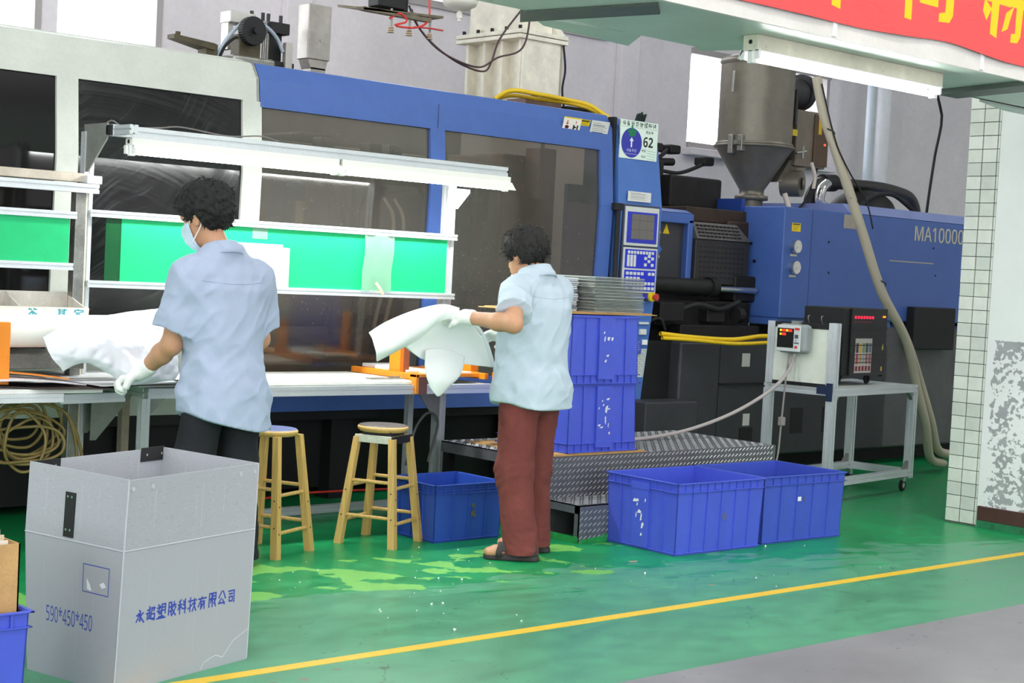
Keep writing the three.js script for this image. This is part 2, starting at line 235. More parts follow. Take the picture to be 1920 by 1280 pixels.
// ---------------------------------------------------------------- overhead canopy, banner and its lamp
{
  const SAGE = GM([196, 212, 202], .42, 0, .04, 1.2), DARKBAR = GM([98, 104, 98], .5, .3, .1, .6);
  const t = thing('overhead_canopy', 'pale green sheet metal canopy overhead at upper right, carrying the red banner', 'canopy', [5.3, 2.45, -4.2]);
  part(t, 'underside_panel', SAGE, plate([[3.35, -3.9], [12, -3.9], [12, -4.5], [7.22, -4.5], [5.3, -4.43], [5.2, -4.66], [5.09, -4.6], [4.76, -4.59], [3.9, -4.55]].map(([x, z]) => [x, z]), .02, 'y', 2.45));
  part(t, 'underside_panel', SAGE, hexa([[4.2, 2.452, -4.66], [4.75, 2.452, -4.585], [4.93, 2.448, -4.84], [4.37, 2.452, -4.78]], [[4.2, 2.475, -4.66], [4.75, 2.475, -4.585], [4.93, 2.47, -4.84], [4.37, 2.475, -4.78]]));
  part(t, 'underside_panel', SAGE, plate([[7.2, -4.52], [12, -4.52], [12, -4.78], [7.6, -4.62]], .02, 'y', 2.442));
  part(t, 'back_plate', SAGE, bx(5.3, 12, 2.45, 2.95, -4.5, -4.48));
  part(t, 'back_plate', SAGE, bx(3.35, 5.3, 2.46, 2.95, -4.6, -4.58));
  part(t, 'front_fascia', WHITEPAINT, bx(3.3, 12, 2.435, 2.95, -3.905, -3.885));
  part(t, 'top_panel', SAGE, bx(3.35, 12, 2.95, 2.97, -4.6, -3.885));
  part(t, 'cross_bar', DARKBAR, hexa([[4.063, 2.44, -4.58], [4.202, 2.44, -3.985], [4.362, 2.44, -4.123], [4.21, 2.44, -4.743]].reverse(), [[4.063, 2.452, -4.58], [4.202, 2.452, -3.985], [4.362, 2.452, -4.123], [4.21, 2.452, -4.743]].reverse()));
  part(t, 'cross_bar', DARKBAR, hexa([[6.75, 2.425, -4.48], [6.62, 2.425, -3.92], [6.8, 2.425, -3.92], [6.93, 2.425, -4.48]], [[6.75, 2.452, -4.48], [6.62, 2.452, -3.92], [6.8, 2.452, -3.92], [6.93, 2.452, -4.48]]));
  for (const x of [5.1, 6.17]) part(t, 'clip', WHITEPLASTIC, bx(x, x + .025, 2.44, 2.53, -3.886, -3.876, .003));
  // hangers up to the ceiling
  for (const x of [3.8, 7.5, 11]) part(t, 'hanger_rod', STEEL, cyl([x, 2.95, -4.2], [x, 6.22, -4.2], .012));
  const tex = canvasTex(2048, 256, (c, w, h) => { // x from 3.6 m to 7.1 m; only the feet of three characters come into the picture
    c.fillStyle = '#f2504f'; c.fillRect(0, 0, w, h); for (let i = 0; i < 260; i++) { c.strokeStyle = ['rgba(228,58,62,.3)', 'rgba(250,104,98,.3)'][i % 2]; c.lineWidth = 1 + (i * 7) % 3; c.beginPath(); const x = (i * 397) % w, y = (i * 131) % h; c.moveTo(x, y); c.quadraticCurveTo(x + 40, y - 14, x + 30 + (i * 29) % 120, y + (i * 13) % 30 - 12); c.stroke(); }
    const X = (m) => (m * .992 - 3.6) / 3.5 * w, Y = (m) => (2.965 - (1.45 + (m - 1.45) * .992)) / .47 * h; c.fillStyle = '#f7c90a'; const poly = (p) => { c.beginPath(); p.forEach(([x, y], i) => i ? c.lineTo(X(x), Y(y)) : c.moveTo(X(x), Y(y))); c.fill(); };
    poly([[5.1, 2.9], [5.175, 2.9], [5.17, 2.56], [5.11, 2.568]]); poly([[4.95, 2.86], [5.33, 2.86], [5.33, 2.74], [5.27, 2.74], [5.27, 2.8], [5.01, 2.8], [5.01, 2.74], [4.95, 2.74]]); poly([[4.95, 2.75], [5.33, 2.75], [5.33, 2.69], [4.95, 2.69]]);
    poly([[5.6, 2.82], [5.97, 2.82], [5.97, 2.77], [5.6, 2.77]]); poly([[5.6, 2.8], [5.655, 2.8], [5.65, 2.575], [5.597, 2.58]]); poly([[5.91, 2.8], [5.97, 2.8], [5.965, 2.63], [5.94, 2.595], [5.86, 2.59], [5.86, 2.63], [5.905, 2.64]]); poly([[5.71, 2.7], [5.85, 2.7], [5.85, 2.655], [5.71, 2.66]]); poly([[5.7, 2.93], [5.88, 2.93], [5.83, 2.84], [5.75, 2.84]]);
    poly([[6.26, 2.9], [6.33, 2.9], [6.31, 2.595], [6.255, 2.605]]); poly([[6.16, 2.8], [6.42, 2.8], [6.42, 2.75], [6.16, 2.75]]); poly([[6.2, 2.76], [6.26, 2.72], [6.22, 2.66], [6.19, 2.7]]); poly([[6.38, 2.72], [6.45, 2.76], [6.4, 2.65], [6.35, 2.63]]); poly([[6.47, 2.78], [6.53, 2.78], [6.52, 2.63], [6.495, 2.6], [6.43, 2.595], [6.435, 2.635], [6.47, 2.64]]); poly([[6.36, 2.9], [6.66, 2.9], [6.66, 2.86], [6.36, 2.86]]); poly([[6.34, 2.8], [6.68, 2.8], [6.68, 2.755], [6.34, 2.755]]);
  });
  tex.wrapS = tex.wrapT = THREE.ClampToEdgeWrapping;
  const b = new THREE.PlaneGeometry(3.5, .47, 90, 10); { const p = b.attributes.position; for (let i = 0; i < p.count; i++) { const x = p.getX(i), y = p.getY(i), low = .5 - y / .47, lift = (.01 * Math.sin(x * 2.2 + .6) + .012 * Math.exp(-(((x - .55) / .25) ** 2)) - .004) * Math.max(0, low - .4) * 1.6; p.setXYZ(i, x, y + Math.max(0, lift) * 1.6, .008 * fbm(x * 3, y * 6, .5, 3) + .004 * Math.sin(x * 9)); } b.computeVertexNormals(); }
  const back = b.clone(); { const ix = back.index.array; for (let i = 0; i < ix.length; i += 3) [ix[i], ix[i + 1]] = [ix[i + 1], ix[i]]; back.translate(0, 0, -.002); }
  single('banner', 'red cloth banner with yellow characters hung along the canopy edge', 'banner', M(0xffffff, .7, 0, { map: tex }), [b, back].map((g) => g.translate(5.35, 2.73, -3.868)));
  // lamp under the canopy
  const l = thing('fluorescent_lamp', 'lit single-tube fluorescent lamp mounted under the pale green canopy', 'lamp', [5.6, 2.4, -4.17]);
  part(l, 'housing', CREAM, [bx(4.95, 6.27, 2.385, 2.45, -4.21, -4.13, .004)]);
  part(l, 'reflector', LAMPWHITE, [hexa([[4.95, 2.355, -4.235], [6.27, 2.355, -4.235], [6.27, 2.355, -4.228], [4.95, 2.355, -4.228]].reverse(), [[4.95, 2.39, -4.212], [6.27, 2.39, -4.212], [6.27, 2.39, -4.205], [4.95, 2.39, -4.205]].reverse()), bx(4.95, 6.27, 2.383, 2.388, -4.212, -4.128)]);
  for (const x of [4.95, 6.24]) part(l, 'lamp_holder', WHITEPLASTIC, [bx(x, x + .03, 2.335, 2.39, -4.185, -4.155, .004), bx(x, x + .012, 2.35, 2.39, -4.225, -4.2, .003), bx(x, x + .012, 2.35, 2.39, -4.145, -4.122, .003)]);
  part(l, 'screw', BLACK, cyl([4.948, 2.42, -4.17], [4.952, 2.42, -4.17], .009));
  part(l, 'fluorescent_tube', GLOW, cyl([4.98, 2.355, -4.17], [6.24, 2.355, -4.17], .013, .013, 14));
  areaLight(1.25, .06, SOFFIT_LIGHT, [5.61, 2.335, -4.17], [5.61, 0, -4.17]);
  single('lamp_cable', 'dark cable hanging down the wall behind the canopy lamp', 'cable', BLACK, tube([[13.6, 6.2, -9.2], [13.6, 3.9, -9.1], [13.58, 3.4, -9.0], [13.68, 3.2, -9.0], [13.6, 2.8, -9.0], [13.52, 2.25, -9.0], [13.5, 1.0, -9.05], [13.5, 0, -9.05]], .014, 60, 6));
}
// ceiling lamps above the hall (out of the picture; their light fills it)
{
  const p = thing('ceiling_lamp', 'ceiling luminaire', 'lamp', [0, 6.0, 0], 0, 'luminaires under the ceiling'); local(p);
  part(p, 'housing', LAMPWHITE, [bx(-1.3, 1.3, .03, .14, -.16, .16, .01), cyl([-1, .12, 0], [-1, .2, 0], .01), cyl([1, .12, 0], [1, .2, 0], .01)]);
  part(p, 'lamp_diffuser', M(0xffffff, .5, 0, { emissive: new THREE.Color(1, 1, 1), emissiveIntensity: 2.5 }), bx(-1.25, 1.25, 0, .03, -.14, .14));
  let first = true;
  for (const z of [-4.6, -1.0, 3.0]) for (const x of [-2, 3, 8, 13]) { const lb = `ceiling luminaire out of the picture, ${['row above the aisle', 'middle row', 'row by the front wall'][[-4.6, -1, 3].indexOf(z)]}, ${['first', 'second', 'third', 'fourth'][[-2, 3, 8, 13].indexOf(x)]} from left`; if (first) { p.position.set(x, 6, z); p.userData.label = lb; } else copyOf(p, [x, 6, z], 0, lb); first = false; areaLight(2.5, .28, CEILING_LIGHT, [x, 5.98, z], [x, 0, z]); }
}
// ================================================================ THE MACHINE
const ZF = [[0.56, -7.69], [1.93, -7.65], [2.33, -7.685], [2.46, -7.7], [2.55, -7.76], [2.58, -7.9]];
const zf = (y) => { for (let i = 0; i + 1 < ZF.length; i++) if (y <= ZF[i + 1][0]) { const t = (y - ZF[i][0]) / (ZF[i + 1][0] - ZF[i][0]); return ZF[i][1] + t * (ZF[i + 1][1] - ZF[i][1]); } return -7.9; };
function skin(x0, x1, y0, y1, t = .05, dz = 0) { // a slab of the machine's curved front
  const f = [[zf(y0), y0], ...ZF.filter(([y]) => y > y0 + 1e-4 && y < y1 - 1e-4).map(([y, z]) => [z, y]), [zf(y1), y1]].map(([z, y]) => [z + dz, y]);
  return plate([...f, ...f.slice().reverse().map(([z, y]) => [z - t, y])], x1 - x0, 'x', x0);
}
{
  const t = thing('injection_moulding_machine', 'large grey and blue injection moulding machine with glazed guards, control column and blue rear cabinet', 'machine', [6.5, 0, -8.4]);
  const gg = part(t, 'grey_guard', GREYPAINT, [skin(1.0, 4.88, 2.33, 2.58), skin(3.655, 3.775, .92, 2.33), skin(4.77, 4.895, .92, 2.33), skin(1.0, 4.895, .56, .92), skin(1.0, 2.3, .92, 2.33), skin(4.862, 4.88, 2.33, 2.58), bx(1, 4.88, 2.54, 2.58, -9.3, -7.88)]);
  const bg = part(t, 'blue_guard', BLUEPAINT, [skin(4.885, 7.73, 2.302, 2.56), skin(6.125, 6.24, .76, 2.302), skin(7.61, 7.73, .56, 2.302), skin(4.9, 7.61, .56, .76)]);
  part(bg, 'seam', BLACK, bx(6.181, 6.184, 2.3, 2.46, -7.684, -7.683));
  const DARKPANE = M(0x1c1a1a, .1, 0, { transmission: .6, thickness: 0, ior: 1.5 });
  const smear = pixelTex(512, 512, (u, v) => { const x = u - .15, y = v - .35, a = Math.hypot(x * 1.1, y * 2.4), w = n64(a * 1.2, .4) * .5 + n32(a * 1.6, .15) * .5; const r = 22 + 42 * w; return [r, r, r]; }, false);
  const wiped = pixelTex(512, 512, (u, v) => { const x = u + .25, y = v - 1.25 - .1 * n4(u, v), r = Math.hypot(x, y * 1.3), a = n64(r * 1.1, .37 + .02 * n8(u, v)), b = n128(r * 1.7, .11), c = n8(u * 1.3, v * .8), k = Math.max(0, .5 * a + .5 * b - .34) * (.25 + 1.1 * c) + .03 * n128(u * 2, v * 2), w = 25 + 62 * k; return [w, w, w * 1.03]; });
  const WIPED = M(0xffffff, 1, 0, { map: wiped, roughnessMap: smear, transmission: .35, thickness: 0, ior: 1.5 });
  const dirt = pixelTex(1024, 1024, (u, v) => { const s = n128(u * 1.5, v * 1.5) * n128(v * 2.5, u * 2.5), c = s > .79 - .1 * Math.exp(-(((v - .42) / .18) ** 2)) ? 190 : 12 + 18 * cloud(u, v); return [c, c, c]; }, false);
  const CLEAR = M(0xc4beb4, 1, 0, { roughnessMap: dirt, transmission: .93, thickness: 0, ior: 1.55 });
  const paneUv = (g, x0, x1, y0, y1) => { const p = g.attributes.position, uv = g.attributes.uv; for (let i = 0; i < p.count; i++) uv.setXY(i, (p.getX(i) - x0) / (x1 - x0), (p.getY(i) - y0) / (y1 - y0)); return g; };
  for (const [x0, x1, y0, m, y1] of [[2.3, 3.655, .92, DARKPANE, 2.33], [3.775, 4.77, .92, WIPED, 2.33], [4.9, 6.125, .76, CLEAR, 2.302], [6.24, 7.61, .76, CLEAR, 2.302]]) {
    part(t, 'window_pane', m, paneUv(flat(skin(x0, x1, y0, y1, .006, -.018)), x0, x1, y0, y1), m === WIPED ? 'dark pane with wiped swirls' : m === DARKPANE ? 'dark brown pane' : 'clear dusty pane');
  }
  // inside the guards
  const INWALL = GM([128, 120, 114], .7, 0, .2, .8), PLATEN = GM([156, 134, 124], .5, .1, .2, .7), BROWN = GM([132, 96, 80], .7, 0, .2, .5);
  part(t, 'inner_wall', INWALL, [bx(4.0, 7.7, .5, 2.5, -9.32, -9.28), bx(4.84, 4.87, .5, 2.5, -9.3, -7.75)]);
  part(t, 'inner_wall', BLACK, [bx(1, 4.84, .5, 2.5, -8.52, -8.5), bx(1.0, 4.84, .5, .56, -8.5, -7.72)]);
  part(t, 'drop_tray', GM([150, 118, 100], .5, .1, .25, .7), [bx(4.88, 7.6, .7, .74, -9.28, -7.75), bx(5.0, 6.2, .74, .86, -8.9, -8.2)]);
  part(t, 'fixed_platen', PLATEN, [bx(7.15, 7.5, .8, 2.25, -9.2, -8.15, .02), bx(7.05, 7.15, 1.1, 2.1, -8.9, -8.3, .01), bx(7.35, 7.5, 1.2, 2.3, -8.15, -8.0)]);
  part(t, 'moving_platen', GM([96, 92, 90], .5, .3, .2, .7), [bx(5.55, 5.8, .8, 2.25, -9.2, -8.25, .02), bx(5.8, 6.0, 1.1, 2.0, -8.95, -8.35, .01)]);
  for (const [y, z] of [[2.12, -8.2], [2.12, -9.05], [.98, -8.2], [.98, -9.05]]) part(t, 'tie_bar', STEEL, cyl([4.9, y, z], [7.6, y, z], .055, .055, 20));
  const MOULD = GM([108, 106, 110], .45, .4, .15, .4); part(t, 'mould_half', MOULD, bx(6.0, 6.22, 1.2, 1.95, -8.9, -8.35, .008)); part(t, 'mould_half', MOULD, bx(6.72, 7.05, 1.2, 1.95, -8.9, -8.35, .008));
  part(t, 'core_block', DEEPBLUE, bx(6.6, 6.86, 1.92, 2.06, -8.3, -8.1, .01)); part(t, 'core_block', DEEPBLUE, bx(5.36, 5.5, 1.35, 1.95, -8.3, -8.1, .01));
  for (const x of [5.5, 5.86, 6.02, 6.4]) part(t, 'clamp_block', STEEL, [bx(x, x + .1, 2.08, 2.2, -8.05, -7.95, .008), bx(x + .02, x + .08, 2.11, 2.17, -7.95, -7.94)]);
  for (const [x, y] of [[5.25, 2.04], [6.0, 2.04]]) part(t, 'core_cylinder', STEEL, cyl([x, y, -8.05], [x + .42, y, -8.05], .05));
  part(t, 'inner_panel', BLUEPAINT, bx(7.42, 7.6, .8, 2.06, -7.82, -7.78, .006));
  for (const [x, dx] of [[5.84, .02], [5.92, .05], [6.42, -.03], [5.7, -.04]]) part(t, 'inner_hose', RUBBER, tube([[x, 1.0, -8.05], [x + dx, 1.4, -8.0], [x - dx, 1.7, -8.02], [x + dx, 1.95, -8.1]], .013, 20, 6));
  for (const x of [5.98, 6.06]) part(t, 'inner_hose', WHITEPLASTIC, tube([[x - .06, 1.05, -7.9], [x, 1.45, -7.86], [x + .02, 1.75, -7.86], [x - .03, 1.86, -7.9]], .013, 20, 6));
  part(t, 'product_sheet', WHITEPLASTIC, [bx(5.1, 5.4, .87, .9, -8.5, -8.2, .01), bx(5.6, 5.85, .86, .88, -8.15, -7.95, .008), bx(4.95, 5.1, .86, .9, -8.1, -7.9, .01)]);
  part(t, 'ejector_frame', BROWN, [bx(5.05, 6.0, .86, .92, -8.75, -8.6), bx(6.4, 7.0, .82, 1.1, -8.9, -8.3)]);
  part(t, 'inner_bracket', STEEL, [bx(6.9, 6.98, 1.5, 2.0, -8.05, -8.0), bx(6.7, 7.0, 1.3, 1.36, -8.05, -8.0), bx(6.3, 6.36, 1.2, 1.9, -7.95, -7.9), bx(5.3, 5.36, 1.3, 1.8, -7.95, -7.9)]);
  // base
  part(t, 'base_frame', BLACK, [bx(1, 8.3, .06, .5, -9.3, -7.95), bx(1, 8.2, .5, .58, -9.3, -7.75), ...[2.6, 4.2, 5.6, 7.0].map((x) => bx(x, x + .16, 0, .5, -7.97, -7.85))]);
  part(t, 'foot_block', DARKCAB, bx(7.9, 8.44, .2, .592, -7.64, -7.4, .01));
  // stickers on the blue guard
  const warn = canvasTex(192, 256, (c) => { c.fillStyle = '#f0ece0'; c.fillRect(0, 0, 192, 256); c.fillStyle = '#f2d20e'; c.fillRect(0, 176, 192, 80); c.fillRect(0, 0, 192, 16); c.fillStyle = '#c33'; c.fillRect(40, 40, 10, 40); c.fillRect(134, 40, 8, 34); c.beginPath(); c.moveTo(28, 74); c.lineTo(62, 74); c.lineTo(45, 98); c.fill(); c.fillStyle = '#502'; c.beginPath(); c.arc(46, 126, 22, 0, 7); c.fill(); c.fillStyle = '#222'; c.fillRect(112, 92, 16, 60); c.fillRect(154, 92, 16, 60); c.beginPath(); c.moveTo(128, 106); c.lineTo(154, 122); c.lineTo(128, 140); c.fill(); c.fillStyle = '#77701a'; for (let i = 0; i < 4; i++) c.fillRect(14, 190 + i * 15, 70, 5), c.fillRect(108, 190 + i * 15, 70, 5); });
  const note = canvasTex(256, 256, (c) => { c.fillStyle = '#d9d9d4'; c.fillRect(0, 0, 256, 256); c.fillStyle = '#3b3d42'; for (let i = 0; i < 9; i++) c.fillRect(22 + (i === 8 ? 0 : 4 * (i % 2)), 30 + i * 22, (i === 0 ? 120 : 206 - (i * 37) % 70), i % 4 === 1 ? 8 : 4); });
  const yell = canvasTex(128, 96, (c) => { c.fillStyle = '#eccb14'; c.fillRect(0, 0, 128, 96); c.fillStyle = '#5a4d08'; c.fillRect(10, 6, 108, 16); for (let i = 0; i < 4; i++) c.fillRect(14, 34 + i * 14, 90 - i * 9, 3); });
  const stick = (tex, x0, x1, y0, y1) => { const g = new THREE.BoxGeometry(x1 - x0, y1 - y0, .002); g.rotateX(-Math.atan2(zf(y1) - zf(y0), y1 - y0) * -1 * -1); g.translate((x0 + x1) / 2, (y0 + y1) / 2, zf((y0 + y1) / 2) + .003); return g; };
  part(t, 'warning_sticker', M(0xffffff, .5, 0, { map: warn }), stick(warn, 7.254, 7.415, 2.36, 2.495));
  part(t, 'warning_sticker', M(0xffffff, .5, 0, { map: yell }), stick(yell, 7.418, 7.506, 2.425, 2.494));
  part(t, 'notice_paper', M(0xffffff, .7, 0, { map: note }), stick(note, 7.512, 7.682, 2.355, 2.497));
  part(t, 'warning_sticker', M(0xffffff, .5, 0, { map: yell }), bx(4.893, 4.945, 1.612, 1.655, -7.664, -7.658));
  // control column
  const cc = part(t, 'control_column', BLUECOLUMN, (() => { // plate that leans back below and narrows
    const L = (y) => 7.77 + (y < 1.2 ? .12 * (1.2 - y) : 0), R = (y) => 8.21 - .05 * Math.max(0, (y - 1.94) / .6) - .075 * Math.max(0, (1.45 - y) / .87), ys = [.56, .9, 1.2, 1.45, 1.94, 2.33, 2.535], gs = [];
    for (let i = 0; i + 1 < ys.length; i++) { const [a, b] = [ys[i], ys[i + 1]], z = (y) => (y > 2.5 ? zf(2.5) : zf(y)) + .012; gs.push(hexa([[L(a), a, z(a)], [R(a), a, z(a)], [R(a), a, -8.0], [L(a), a, -8.0]], [[L(b), b, z(b)], [R(b), b, z(b)], [R(b), b, -8.0], [L(b), b, -8.0]])); }
    return gs; })());
  part(t, 'column_post', RUBBER, [bx(7.735, 7.765, .56, 2.54, -7.75, -7.69), cyl([7.762, 1.3, -7.63], [7.762, 1.9, -7.63], .018), bx(7.715, 7.79, 1.9, 1.95, -7.66, -7.61, .006)]);
  const sign = canvasTex(512, 356, (c) => { c.fillStyle = '#dfeee2'; c.fillRect(0, 0, 512, 356); c.strokeStyle = '#1c2a26'; writing(c, '设备状态管理标识', 20, 8, 50, 44, 5, 1.18); c.fillStyle = '#8a9a90'; c.fillRect(10, 62, 492, 3);
    c.fillStyle = '#3338a4'; c.beginPath(); c.ellipse(158, 208, 140, 138, 0, 0, 7); c.fill(); c.fillStyle = '#157a4a'; c.beginPath(); c.moveTo(94, 86); c.lineTo(222, 86); c.lineTo(196, 148); c.lineTo(128, 150); c.fill(); c.fillRect(146, 44, 24, 46);
    c.fillStyle = '#e6ecf4'; c.fillRect(148, 178, 18, 70); c.beginPath(); c.moveTo(128, 192); c.lineTo(157, 156); c.lineTo(186, 192); c.fill(); c.strokeStyle = '#c8cce8'; writing(c, '设备状态', 92, 262, 32, 30, 3); c.fillStyle = '#9aa0d4'; c.fillRect(70, 308, 176, 6);
    c.strokeStyle = '#333'; writing(c, '机台号', 348, 78, 32, 30, 3.4); c.fillStyle = '#0d0f10'; c.font = 'bold 130px sans-serif'; c.fillText('62', 312, 232); c.strokeStyle = '#3a4a44'; writing(c, '管理', 300, 256, 26, 24, 2.6); writing(c, '标识', 300, 312, 26, 24, 2.6); c.strokeStyle = '#38a08c'; c.lineWidth = 3; for (const y of [264, 288, 312, 338]) { c.beginPath(); c.moveTo(376, y); c.lineTo(494, y + 6); c.stroke(); } });
  part(cc, 'status_sign', M(0xffffff, .35, 0, { map: sign }), bx(7.775, 8.15, 2.265, 2.53, -7.672, -7.662));
  part(cc, 'notice_paper', M(0xffffff, .7, 0, { map: note }), bx(7.85, 8.08, 1.972, 2.04, -7.632, -7.628));
  part(cc, 'panel_bezel', GM([58, 64, 84], .5, 0, .06, .4), bx(7.815, 8.18, 1.29, 1.95, -7.66, -7.625, .006));
  part(cc, 'panel_face', M(0xc9ccc9, .5), [bx(7.825, 8.165, 1.665, 1.935, -7.63, -7.618, .003), bx(7.825, 8.165, 1.34, 1.652, -7.64, -7.617, .003)]);
  part(cc, 'screen_surround', M(0x2a36b4, .45), bx(7.845, 8.145, 1.685, 1.9, -7.62, -7.614, .002));
  part(cc, 'screen', M(0xffffff, .25, 0, { map: canvasTex(128, 128, (c) => { c.fillStyle = '#6b6763'; c.fillRect(0, 0, 128, 128); c.fillStyle = '#57534f'; for (const y of [30, 78]) c.fillRect(0, y, 128, 3); for (const x of [44, 88]) c.fillRect(x, 0, 2, 128); }) }), bx(7.885, 8.11, 1.712, 1.885, -7.616, -7.612));
  part(cc, 'keypad', M(0x1f30c4, .45), [bx(7.84, 8.15, 1.51, 1.64, -7.63, -7.6135), bx(7.84, 8.15, 1.352, 1.497, -7.63, -7.6135)]);
  const keys = []; const key = (x, y, w = .022) => keys.push(bx(7.84 + x, 7.84 + x + w, y, y + .022, -7.616, -7.609, .003));
  for (let i = 0; i < 9; i++) key(.022 + i * .03, 1.608); for (let r = 0; r < 4; r++) for (let i = 0; i < 3; i++) key(.018 + i * .032, 1.52 + r * .02, .024); for (const [x, y] of [[.225, 1.585], [.19, 1.57], [.26, 1.57], [.225, 1.55], [.19, 1.525], [.26, 1.525]]) key(x, y, .026);
  for (let r = 0; r < 4; r++) for (let i = 0; i < 8; i++) if (!((r === 0 && i === 1) || (r === 2 && i > 3) || (r === 3 && i === 5))) key(.014 + i * .037, 1.36 + r * .034, .027);
  part(cc, 'key', M(0xcfd2cf, .5), keys);
  part(cc, 'name_strip', M(0xffffff, .5, 0, { map: canvasTex(256, 32, (c) => { c.fillStyle = '#2231a8'; c.fillRect(0, 0, 256, 32); c.fillStyle = '#aeb8ee'; c.font = '16px sans-serif'; c.fillText('HAITIAN', 96, 22); }) }), bx(7.83, 8.15, 1.3, 1.33, -7.628, -7.618));
  part(cc, 'emergency_stop', M(0xb23a30, .4), [cyl([8.135, 1.315, -7.61], [8.135, 1.315, -7.575], .014, .024), cyl([8.135, 1.315, -7.578], [8.135, 1.315, -7.57], .024)], 'red emergency stop button');
  part(cc, 'stop_collar', M(0xdcc21e, .4), cyl([8.125, 1.315, -7.622], [8.125, 1.315, -7.6], .034));
  part(cc, 'socket', M(0xd6d6d0, .5), [bx(8.07, 8.13, 1.045, 1.085, -7.69, -7.645, .004), bx(8.06, 8.15, 1.12, 1.135, -7.69, -7.648)]);
  part(cc, 'small_label', M(0xffffff, .6, 0, { map: canvasTex(128, 160, (c) => { c.fillStyle = '#3d55a8'; c.fillRect(0, 0, 128, 160); c.fillStyle = '#b9c4ea'; for (let i = 0; i < 6; i++) c.fillRect(14, 20 + i * 22, 96 - (i * 31) % 40, 5); }) }), bx(8.02, 8.09, .91, 1.01, -7.68, -7.652));
  part(cc, 'small_label', WHITEPLASTIC, bx(8.1, 8.15, .975, 1.01, -7.68, -7.652));
  part(cc, 'legend_plate', M(0xffffff, .6, 0, { map: canvasTex(256, 384, (c) => { c.fillStyle = '#ccd2ce'; c.fillRect(0, 0, 256, 384); c.strokeStyle = '#5a625e'; c.lineWidth = 4; for (let r = 0; r < 5; r++) for (let i = 0; i < 3; i++) { c.strokeRect(14 + i * 80, 20 + r * 72, 66, 52); c.beginPath(); c.moveTo(30 + i * 80, 60 + r * 72); c.lineTo(60 + i * 80, 34 + r * 72); c.stroke(); } }) }), (() => { const g = flat(hexa([[7.98, .745, zf(.745) + .014], [8.142, .745, zf(.745) + .014], [8.142, .745, zf(.745) + .01], [7.98, .745, zf(.745) + .01]], [[7.98, .945, zf(.945) + .014], [8.162, .945, zf(.945) + .014], [8.162, .945, zf(.945) + .01], [7.98, .945, zf(.945) + .01]])); return g; })());
  // injection side, beyond the control column
  const frame = part(t, 'carriage_frame', BLUEPAINT, [bx(8.2, 8.85, 1.86, 1.94, -8.3, -7.9, .012), bx(8.79, 8.85, 1.44, 1.9, -8.3, -7.9, .012), hexa([[8.2, 1.94, -7.9], [8.83, 1.94, -7.9], [8.83, 1.94, -8.3], [8.2, 1.94, -8.3]], [[8.2, 1.965, -7.95], [8.8, 1.965, -7.95], [8.8, 1.965, -8.3], [8.2, 1.965, -8.3]])]);
  part(t, 'guard_plate', DARKCAB, bx(8.2, 8.8, 1.4, 1.87, -7.97, -7.95));
  for (const [x, y] of [[8.51, 1.78], [8.6, 1.78], [8.51, 1.6]]) part(t, 'warning_triangle', M(0xd9b514, .5), plate([[x - .035, y], [x + .035, y], [x, y + .075]], .003, 'z', -7.949));
  part(t, 'prohibition_sign', M(0x2f62b8, .5), plate([[8.28, 1.74], [8.36, 1.66], [8.28, 1.58], [8.2, 1.66]].map(([x, y]) => [x + .13, y]), .004, 'z', -7.88));
  part(t, 'barrel_guard', GM([92, 88, 86], .45, .3, .1, .5), [hexa([[8.85, 1.76, -7.86], [9.47, 1.76, -7.86], [9.47, 1.76, -8.5], [8.85, 1.76, -8.5]], [[8.85, 1.885, -7.92], [9.36, 1.885, -7.92], [9.36, 1.885, -8.5], [8.85, 1.885, -8.5]])]);
  part(t, 'barrel_guard', GM([52, 50, 50], .5, .3, .1, .5), bx(8.85, 9.47, 1.42, 1.76, -8.5, -7.87, .01));
  const vents = []; for (let r = 0; r < 4; r++) for (let i = 0; i < 11; i++) vents.push(bx(8.88 + i * .045, 8.905 + i * .045, 1.78 + r * .026, 1.788 + r * .026, -7.9 - r * .0125 + .028, -7.89 - r * .0125 + .032)); for (let r = 0; r < 7; r++) for (let i = 0; i < 11; i++) vents.push(bx(8.9 + i * .048, 8.925 + i * .048, 1.47 + r * .038, 1.479 + r * .038, -7.871, -7.868));
  part(t, 'vent_slot', BLACK, vents).userData.kind = 'stuff';
  part(t, 'end_plate', GM([48, 46, 46], .5, .4, .1, .5), [cyl([9.55, 1.62, -8.1], [9.66, 1.62, -8.1], .27, .27, 40), cyl([9.66, 1.6, -8.1], [9.9, 1.62, -8.1], .2, .2, 30)]);
  for (let i = 0; i < 10; i++) { const a = i / 10 * Math.PI * 2; part(t, 'bolt', BLACK, cyl([9.53, 1.62 + .23 * Math.sin(a), -8.1 + .23 * Math.cos(a)], [9.55, 1.62 + .23 * Math.sin(a), -8.1 + .23 * Math.cos(a)], .014, .014, 6)); }
  part(t, 'hydraulic_cylinder', IRON, [cyl([8.25, 1.4, -7.82], [8.98, 1.4, -7.82], .06, .06, 24), cyl([8.95, 1.4, -7.82], [9.02, 1.4, -7.82], .075, .075, 24)]);
  part(t, 'piston_rod', CHROME, cyl([9.02, 1.39, -7.82], [9.5, 1.39, -7.82], .025, .025, 16));
  part(t, 'injection_base', IRON, [bx(8.25, 9.55, .98, 1.33, -8.5, -8.0), bx(8.42, 9.5, 1.1, 1.3, -8.0, -7.85, .02), bx(8.6, 9.5, 1.0, 1.12, -7.9, -7.75, .01), bx(9.3, 9.56, 1.3, 1.5, -8.3, -7.85, .02)]);
  part(t, 'hydraulic_hose', RUBBER, tube([[8.4, 1.08, -7.72], [8.32, 1.16, -7.7], [8.26, 1.15, -7.72], [8.22, 1.1, -7.75]], .012, 16, 6));
